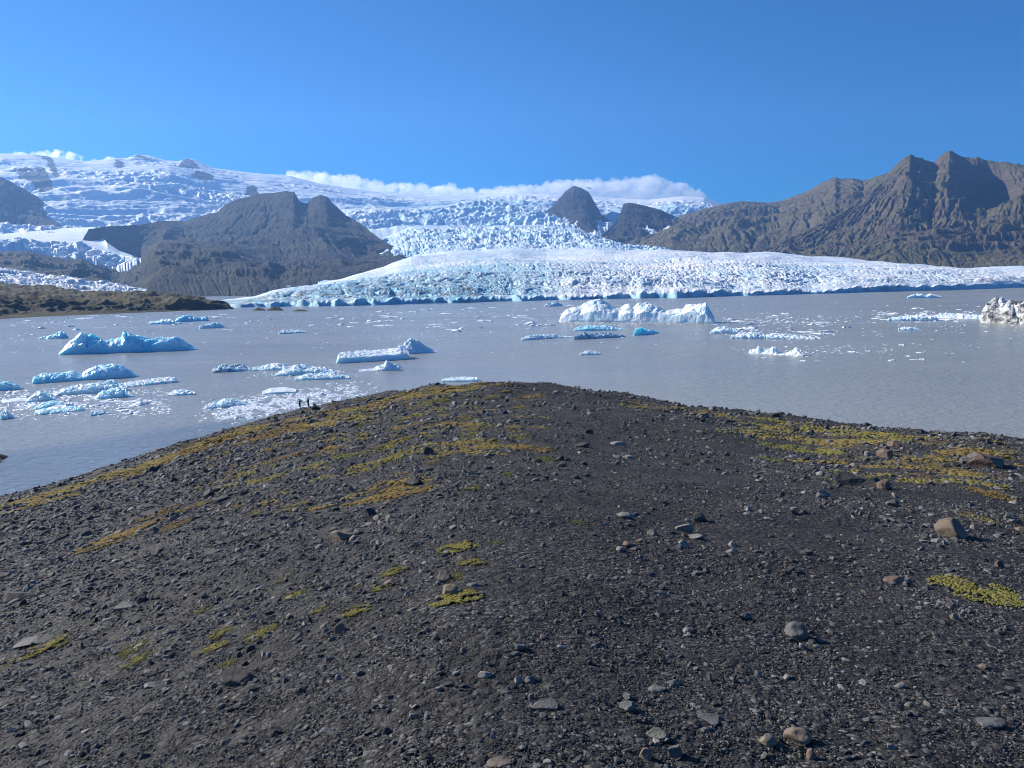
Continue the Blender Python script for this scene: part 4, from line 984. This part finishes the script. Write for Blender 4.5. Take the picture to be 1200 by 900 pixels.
coarse = sstep(0.15, -0.35, az_ + 0.35 * fbm(gx_ / 3, gy_ / 3, 3, 1401)) + 0.6 * sstep(0.0, 0.5, fbm(gx_ / 1.4, gy_ / 1.4, 3, 1402))
path = np.exp(-(((az_ - 0.10 - 0.05 * np.sin(r_ / 9)) / 0.13) ** 2)) * sstep(5, 10, r_)
smin = np.clip(0.00098 * r_, 0.0034, 0.05) * (0.85 + 0.22 * coarse) * (1 - 0.35 * path)
size = smin * (1 - rng.uniform(0, 1, NG)).clip(0.0008) ** (-1 / 3.0)
size = np.where(rng.uniform(0, 1, NG) < 0.05, size * rng.uniform(1.4, 2.6, NG), size)
size = np.minimum(size, 0.0055 * r_ + 0.008)
keep = (ground(gx_, gy_) > 0.1) & (mossy(gx_, gy_) * np.where(gx_ > 5, 0.25, 0.5) < rng.uniform(0, 1, NG))
# bare tracks of finer grit
keep &= (fbm(gx_ / 2.2, gy_ / 2.2, 4, 1403) + 0.5 * coarse - 0.15 > rng.uniform(-0.9, 0.35, NG))
gx_, gy_, size = gx_[keep], gy_[keep], size[keep]; n_ = len(gx_)
S3 = size[:, None] * rng.uniform(0.7, 1.3, (n_, 3)) * np.array([1.05, 1.05, 1.0]); R3 = np.stack([rng.normal(0, 0.35, n_), rng.normal(0, 0.35, n_), rng.uniform(0, 6.28, n_)], -1)
scatter('gravel', np.stack([gx_, gy_, ground(gx_, gy_) + size * 0.12], -1), S3, R3, rng.uniform(0, 1, n_), rng.integers(0, 10, n_), pro)

def moss_mat(name, inst):
    k = NB(name); p = k.pos()
    t = k.attr('tone', 'INSTANCER') if inst else k.attr('hue')
    c = k.cramp(t, [(0, (0.17, 0.10, 0.042)), (0.35, (0.24, 0.168, 0.060)), (0.65, (0.25, 0.21, 0.064)), (0.85, (0.195, 0.19, 0.054)), (1, (0.115, 0.15, 0.040))])
    f = k.noise(p, 38, 4, 0.7)
    c = k.mix(k.ramp(f, 0.3, 0.7), k.mix(0.45, c, (0.05, 0.04, 0.012)), c)
    return k.done(c, 0.95, k.bump(f, 0.8, 0.02), 0.1)
M_MOSS_I, M_MOSS = moss_mat('moss_cover', True), moss_mat('moss_cushion', False)
def clump(seed, n):
    r2 = np.random.default_rng(seed); v0, f0 = ICO[1]; Vs, Fs = [], []
    for i in range(n):
        a, q = r2.uniform(0, 6.28), math.sqrt(r2.uniform()); s_ = r2.uniform(0.16, 0.34) * (1.15 - 0.5 * q)
        v = v0 * np.array([s_, s_, s_ * r2.uniform(0.35, 0.7)]) * (1 + 0.3 * n3(v0, 2.5, seed + i))[:, None]
        Vs.append(v + np.array([q * math.cos(a), q * math.sin(a), 0.05 * (1 - q)])); Fs.append(f0 + i * len(v0))
    return np.concatenate(Vs), np.concatenate(Fs)
mpro = [proto('moss_shape', *clump(1500 + i, 16), M_MOSS_I, True) for i in range(5)]
mx, my, ms = [], [], []
for bx, by, s_ in BP:
    n = 200
    mx.append(bx + rng.normal(0, s_ * 0.62, n)); my.append(by + rng.normal(0, s_ * 0.62, n)); ms.append(np.full(n, np.hypot(bx, by)))
for _ in range(110):                                       # thin wisps on the shoulder of the mound
    q = hit(rng.uniform(370, 610), rng.uniform(462, 535))
    if q is None: continue
    s_ = 0.012 * q[1]; mx.append(q[0][0] + rng.normal(0, s_ * 1.6, 26)); my.append(q[0][1] + rng.normal(0, s_, 26)); ms.append(np.full(26, q[1] * 0.7))
for _ in range(110):                                       # broken tufts down the mossy slope
    q = hit(rng.uniform(215, 480), rng.uniform(490, 590))
    if q is None: continue
    s_ = 0.010 * q[1]; mx.append(q[0][0] + rng.normal(0, s_ * 2, 30)); my.append(q[0][1] + rng.normal(0, s_, 30)); ms.append(np.full(30, q[1] * 0.6))
mx, my, ms = map(np.concatenate, (mx, my, ms))
k2 = (fbm(mx / 2.2, my / 2.2, 4, 1602) + 0.6 * fbm(mx / 0.7, my / 0.7, 3, 1603) > np.where(mx > 5, 0.44, 0.19)) & (ground(mx, my) > 0.35)
mx, my, ms = mx[k2], my[k2], ms[k2]; n_ = len(mx)
sc_ = (0.05 + 0.006 * ms) * rng.uniform(0.5, 1.5, n_)
hue = (0.46 + np.where(mx > 5, 0.12, 0) + 0.45 * fbm(mx / 5, my / 5, 3, 1604) + rng.normal(0, 0.08, n_)).clip(0, 0.9)
scatter('moss_cover', np.stack([mx, my, ground(mx, my) + 0.0 * mx], -1), np.stack([sc_ * 1.2, sc_ * 1.2, sc_ * 0.6], -1), np.stack([0 * mx, 0 * mx, rng.uniform(0, 6.28, n_)], -1), hue, rng.integers(0, 5, n_), mpro)

# moss cushions: one object each
PATCH = [(428, 495, 26, 7, .8), (467, 493, 18, 6, .75), (508, 494, 26, 10, .7), (523, 482, 18, 6, .85), (543, 489, 24, 9, .75), (563, 497, 50, 7, .72), (553, 508, 30, 6, .75), (607, 512, 32, 10, .75), (640, 538, 24, 8, .85), (508, 541, 20, 8, .65), (552, 572, 26, 6, .85), (593, 556, 20, 5, .8), (583, 637, 16, 6, .75), (538, 642, 52, 12, .72), (553, 660, 36, 7, .72), (534, 677, 22, 12, .75), (534, 702, 62, 18, .75), (460, 671, 32, 8, .75), (446, 689, 30, 8, .75), (417, 717, 36, 12, .75), (420, 688, 12, 7, .75),
 (143, 628, 84, 14, .3), (182, 604, 44, 9, .25), (203, 617, 36, 8, .3), (230, 593, 42, 6, .3), (277, 594, 28, 9, .35), (310, 598, 34, 8, .4), (343, 593, 36, 12, .5), (333, 679, 22, 9, .75), (345, 698, 28, 8, .75), (373, 716, 24, 8, .7), (258, 743, 28, 10, .75), (305, 743, 34, 16, .75), (248, 761, 38, 8, .7), (267, 779, 20, 9, .7), (57, 757, 44, 16, .72), (155, 761, 28, 15, .8), (162, 774, 32, 13, .7), (237, 716, 20, 7, .75), (10, 778, 20, 10, .65),
 (1150, 694, 92, 26, .78), (903, 538, 26, 6, .9), (972, 562, 20, 10, 1.0), (1017, 559, 18, 7, .6), (1100, 549, 20, 6, .7), (1143, 606, 28, 12, .6), (1158, 578, 42, 9, .35), (678, 613, 16, 5, .75), (386, 527, 34, 6, .3), (470, 516, 24, 6, .45), (400, 512, 20, 6, .35)]
SPECIAL = {(1150, 694): 'large bright yellow-green moss mat spreading over the east gravel', (143, 628): 'long orange moss strip on the west slope', (972, 562): 'vivid green moss cushion at the end of the largest dark boulder',
           (534, 702): 'wide yellow moss mat below two tan cobbles', (640, 538): 'green moss cushion with a black stone at its end', (57, 757): 'yellow moss mat along the foot of a pale grey slab', (305, 743): 'yellow moss clump with a bare gap on the west gravel'}
for i_, (px, py, w, h_, hu) in enumerate(PATCH):
    a, b, c_ = hit(px, py + h_ / 2), hit(px, py - h_ / 2), hit(px, py)
    if a is None or b is None or c_ is None: continue
    p, r = c_; W_ = w * math.hypot(r, HC - p[2]) / F / 2; D_ = min(max(np.linalg.norm(b[0] - a[0]) / 2, W_ * 0.3), W_ * 2.5)
    nb = int(min(2600, max(300, w * 26)))
    r2 = np.random.default_rng(1700 + i_); v0, f0 = ICO[1]
    ang, q = r2.uniform(0, 6.28, nb * 6), np.sqrt(r2.uniform(0, 1, nb * 6)); u, v_ = q * np.cos(ang), q * np.sin(ang)
    ok = np.nonzero(fbm(u * 1.7 + i_ * 3.1, v_ * 1.7 - i_, 3, 1800) + 0.5 * fbm(u * 6, v_ * 6 + i_, 2, 1801) + 0.30 - 0.35 * q > 0)[0][:nb]; cnt = len(ok)
    if not cnt: continue
    u, v_, q = u[ok], v_[ok], q[ok]
    s_ = r2.uniform(0.5, 1.3, cnt) * 0.045 * min(W_, 1.4 * D_) * (1.2 - 0.5 * q)
    x, y = p[0] + u * W_, p[1] + v_ * D_
    vv = v0[None] * np.stack([s_, s_, s_ * r2.uniform(0.35, 0.8, cnt)], -1)[:, None, :] * r2.uniform(0.7, 1.3, (cnt, len(v0), 1))
    vv = vv + np.stack([x - p[0], y - p[1], ground(x, y) - p[2] + 0.01], -1)[:, None, :]
    Vs, Fs = [vv.reshape(-1, 3)], [(f0[None] + (np.arange(cnt) * len(v0))[:, None, None]).reshape(-1, 3)]
    Hs = [np.repeat(np.clip(hu + r2.normal(0, 0.09, cnt), 0, 1), len(v0))]
    me = mesh_np('moss_patch', np.concatenate(Vs), np.concatenate(Fs), True); attr(me, 'hue', np.concatenate(Hs))
    o = obj('moss_patch', me, M_MOSS); o.location = p
    zl, zg = zone(px, py); cn = 'orange' if hu < 0.45 else ('green' if hu > 0.82 else 'yellow-green')
    set_props(o, SPECIAL.get((px, py), 'small %s moss patch %s' % (cn, zl)), 'moss', None if (px, py) in SPECIAL else '%s moss patches, %s' % (cn, zg))

# ------------------------------------------------------------------ two people on the beach
def solid(name, chains, vox, mat, parent=None):
    """capsules along bones, fused into one surface"""
    bm = bmesh.new(); v0, f0 = ICO[2]
    for pts in chains:
        for (a, ra), (b, rb) in zip(pts[:-1], pts[1:]):
            a, b = Vector(a), Vector(b); n = max(2, int((b - a).length / (min(ra, rb) * 0.35)) + 1)
            for i in range(n + 1):
                t = i / n; c = a.lerp(b, t); r2 = ra + (rb - ra) * t
                bmesh.ops.create_icosphere(bm, subdivisions=2 if r2 > 0.03 else 1, radius=r2, matrix=Matrix.Translation(c))
    me = bpy.data.meshes.new(name); bm.to_mesh(me); bm.free(); o = bpy.data.objects.new(name, me); COL.objects.link(o)
    md = o.modifiers.new('r', 'REMESH'); md.mode = 'VOXEL'; md.voxel_size = vox; md.use_smooth_shade = True
    m2 = bpy.data.meshes.new_from_object(o.evaluated_get(bpy.context.evaluated_depsgraph_get()))
    o.modifiers.clear(); o.data = m2; bpy.data.meshes.remove(me)
    m2.materials.clear(); m2.materials.append(mat)
    if parent: o.parent = parent
    return o
def plain(name, col, rough=0.8):
    k = NB(name); f = k.noise(k.local(), 30, 4)
    return k.done(k.mix(k.math('MULTIPLY', f, 0.4), col, tuple(c * 0.6 for c in col)), rough, k.bump(f, 0.3, 0.01))
M_SKIN, M_JK, M_JK2, M_TR, M_HAIR, M_BOOT = plain('skin', (0.42, 0.26, 0.19), 0.6), plain('dark_jacket', (0.022, 0.024, 0.028)), plain('black_jacket', (0.016, 0.016, 0.018)), plain('dark_trousers', (0.03, 0.032, 0.04)), plain('dark_hair', (0.03, 0.02, 0.015)), plain('boots', (0.03, 0.022, 0.018))
def person(px, py, face, label, raise_arms, jacket, lean):
    p = WAT(px, py); g = max(float(ground(p[0], p[1])), 0.02)
    hipz, sh = 0.92, 1.43
    hd = [((0, 0.02 + lean, 1.52), 0.052), ((0, 0.03 + lean, 1.60), 0.075), ((0, 0.045 + lean, 1.69), 0.093)]
    legs = lambda s: [((0.09 * s, 0, hipz), 0.1), ((0.115 * s, 0.03, 0.5), 0.062), ((0.12 * s, -0.02 + 0.06 * s, 0.09), 0.045)]
    foot = lambda s: [((0.12 * s, -0.05 + 0.06 * s, 0.045), 0.042), ((0.13 * s, 0.14 + 0.06 * s, 0.04), 0.04)]
    if raise_arms: arm = lambda s: [((0.19 * s, lean, sh), 0.055), ((0.25 * s, 0.12 + lean, 1.20), 0.044), ((0.08 * s, 0.30 + lean, 1.48), 0.032)]
    else: arm = lambda s: [((0.19 * s, lean, sh), 0.055), ((0.25 * s, -0.02 + lean, 1.14), 0.044), ((0.2 * s, 0.14 + lean, 0.92), 0.032)]
    def hand(s):
        w = Vector(arm(s)[-1][0]); e = Vector(arm(s)[-2][0]); d = (w - e).normalized(); sd = Vector((1, 0, 0)) if abs(d.x) < 0.7 else Vector((0, 1, 0))
        palm = w + d * 0.07; ch = [[(tuple(w), 0.028), (tuple(palm), 0.032)]]
        for i, ln in enumerate((0.07, 0.08, 0.075, 0.058)):
            b = palm + sd * (i - 1.5) * 0.021; k1 = b + d * ln * 0.55; k2 = k1 + (d * 0.6 + Vector((0, -0.3, -0.5)) * (0.6)).normalized() * ln * 0.5
            ch.append([(tuple(b), 0.010), (tuple(k1), 0.009), (tuple(k2), 0.008)])
        th = w + d * 0.03 - sd * s * 0.03
        ch.append([(tuple(th), 0.012), (tuple(th + (d * 0.5 - sd * s).normalized() * 0.05), 0.010)])
        return ch
    torso = [((0, 0, hipz), 0.135), ((0, 0.0, 1.08), 0.125), ((0, lean, 1.32), 0.145), ((0, lean, 1.42), 0.10), ((0, lean, 1.50), 0.055)]
    shl = [((-0.17, lean, 1.41), 0.07), ((0.17, lean, 1.41), 0.07)]
    face_c = [[((0, 0.135 + lean, 1.665), 0.014), ((0, 0.145 + lean, 1.645), 0.016)]] + [[((s * 0.093, 0.03 + lean, 1.67), 0.016), ((s * 0.096, 0.03 + lean, 1.70), 0.017)] for s in (-1, 1)]
    body = solid('person', [torso, shl, hd] + [legs(s) for s in (-1, 1)] + [foot(s) for s in (-1, 1)] + [arm(s) for s in (-1, 1)] + hand(-1) + hand(1) + face_c, 0.012, M_SKIN)
    gr = lambda ch, d: [(c, r + d) for c, r in ch]
    solid('jacket', [gr(torso[:4], 0.022), gr(shl, 0.02)] + [gr(arm(s), 0.02)[:2] + [(tuple(Vector(arm(s)[1][0]).lerp(Vector(arm(s)[2][0]), 0.88)), 0.05)] for s in (-1, 1)], 0.02, jacket, body)
    solid('trousers', [[((0, 0, hipz), 0.15), ((0, 0, hipz - 0.06), 0.12)]] + [gr(legs(s), 0.018) for s in (-1, 1)], 0.02, M_TR, body)
    for s in (-1, 1): solid('boot', [gr(foot(s), 0.016), [((0.12 * s, -0.03 + 0.06 * s, 0.06), 0.06), ((0.12 * s, -0.03 + 0.06 * s, 0.16), 0.062)]], 0.015, M_BOOT, body)
    solid('hair', [[((0, 0.02 + lean, 1.74), 0.088), ((0, -0.01 + lean, 1.68), 0.09)], [((0, -0.02 + lean, 1.66), 0.08), ((0, -0.025 + lean, 1.61), 0.07)]], 0.015, M_HAIR, body)
    eye = [[((s * 0.034, 0.128 + lean, 1.70), 0.011), ((s * 0.034, 0.130 + lean, 1.70), 0.011)] for s in (-1, 1)]
    for e_ in eye: solid('eye', [e_], 0.006, M_HAIR, body)
    solid('mouth', [[((-0.022, 0.118 + lean, 1.612), 0.008), ((0.022, 0.118 + lean, 1.612), 0.008)]], 0.005, plain('lips', (0.3, 0.12, 0.1)), body)
    body.location = (p[0], p[1], g); body.rotation_euler = (0, 0, face)
    set_props(body, label, 'person')
person(351.5, 479.3, math.radians(-20), 'person in dark clothes standing on the beach with both hands raised to the face', True, M_JK, 0.05)
person(361.5, 477.2, math.radians(75), 'person in a black jacket standing on the beach, turned to the other one', False, M_JK2, 0.03)

# ------------------------------------------------------------------ air and clouds
def vol_mat(name, col, dens, g):
    k = NB(name); k.n.remove(k.b)
    v = k.n.new('ShaderNodeVolumePrincipled')
    v.inputs['Color'].default_value = (*col, 1); v.inputs['Density'].default_value = dens; v.inputs['Anisotropy'].default_value = g
    k.l.new(v.outputs[0], k.out.inputs['Volume'])
    return k.m
def closed_box(name, lo, hi, mat):
    V = np.array([[x, y, z] for x in (lo[0], hi[0]) for y in (lo[1], hi[1]) for z in (lo[2], hi[2])])
    Q = np.array([[0, 1, 3, 2], [4, 6, 7, 5], [0, 4, 5, 1], [2, 3, 7, 6], [0, 2, 6, 4], [1, 5, 7, 3]])
    return obj(name, mesh_np(name, V, Q, False), mat)
M_HAZE = vol_mat('haze_air', (0.26, 0.52, 1.0), 0.000050, 0.32)
set_props(closed_box('haze', (-30100, -30100, -3.6), (30100, 9420, 1990), M_HAZE), kind='stuff')
M_CLOUD = vol_mat('cloud_vapour', (1, 1, 1), 0.006, 0.5)
def cloud(name, tops, dist, label, thick, seed):
    r_ = np.random.default_rng(seed); bm = bmesh.new()
    xs = [t[0] for t in tops]; ys = [t[1] for t in tops]
    x = xs[0]
    while x < xs[-1]:
        yt = float(np.interp(x, xs, ys))
        p = P(x, yt, dist); mpp = dist / F
        rad = mpp * r_.uniform(3.2, 6.2) * thick
        for k_ in range(8):
            rk = rad * (1.0 if k_ == 0 else r_.uniform(0.5, 1.1))
            c_ = Vector((p[0] + r_.uniform(-30, 30), p[1] + r_.uniform(-60, 140) + 60, p[2] - rk * 0.75 - k_ * mpp * 3 * thick))
            bmesh.ops.create_icosphere(bm, subdivisions=2, radius=rk, matrix=Matrix.Translation(c_) @ Matrix.Diagonal((1.5, 1.4, 0.8, 1)))
        x += r_.uniform(3, 6)
    me = bpy.data.meshes.new(name); bm.to_mesh(me); bm.free()
    o = obj(name, me)
    md = o.modifiers.new('r', 'REMESH'); md.mode = 'VOXEL'; md.voxel_size = 17
    ev = o.evaluated_get(bpy.context.evaluated_depsgraph_get()); m2 = bpy.data.meshes.new_from_object(ev)
    o.modifiers.clear(); o.data = m2; bpy.data.meshes.remove(me)
    n = len(m2.vertices); co = np.empty(n * 3, np.float32); m2.vertices.foreach_get('co', co); co = co.reshape(-1, 3).astype(float)
    nn = np.empty(n * 3, np.float32); m2.vertices.foreach_get('normal', nn); nn = nn.reshape(-1, 3)
    dsp = 40 * fbm(co[:, 0] / 130 + co[:, 1] / 170, co[:, 2] / 90 + co[:, 1] / 240, 4, seed) + 22 * fbm(co[:, 0] / 55, co[:, 2] / 34 + co[:, 1] / 60, 3, seed + 4)
    co = co + nn * dsp[:, None]
    m2.vertices.foreach_set('co', co.astype(np.float32).ravel()); m2.update()
    m2.materials.clear(); m2.materials.append(M_CLOUD)
    set_props(o, label, 'cloud')
    return o
cloud('cloud', [(330, 205), (345, 201), (360, 200), (380, 203), (400, 203), (410, 206), (430, 210), (450, 214), (500, 216), (530, 217), (560, 220), (600, 218), (640, 213), (665, 210), (690, 209), (710, 211), (740, 208), (760, 205), (775, 208), (800, 216), (830, 226)], 9900,
      'long white cloud bank lying along the ice cap behind the nunatak', 1.0, 401)
cloud('cloud', [(15, 178), (35, 176.5), (50, 175.5), (65, 173.5), (80, 177), (95, 182.5)], 11900,
      'small white cloud wisp on the ice cap above the hazy western cliff', 0.5, 402)
cloud('cloud', [(108, 185), (125, 182.5), (140, 183)], 11500,
      'tiny cloud wisp on the ice cap beside a snowy dome', 0.35, 403)
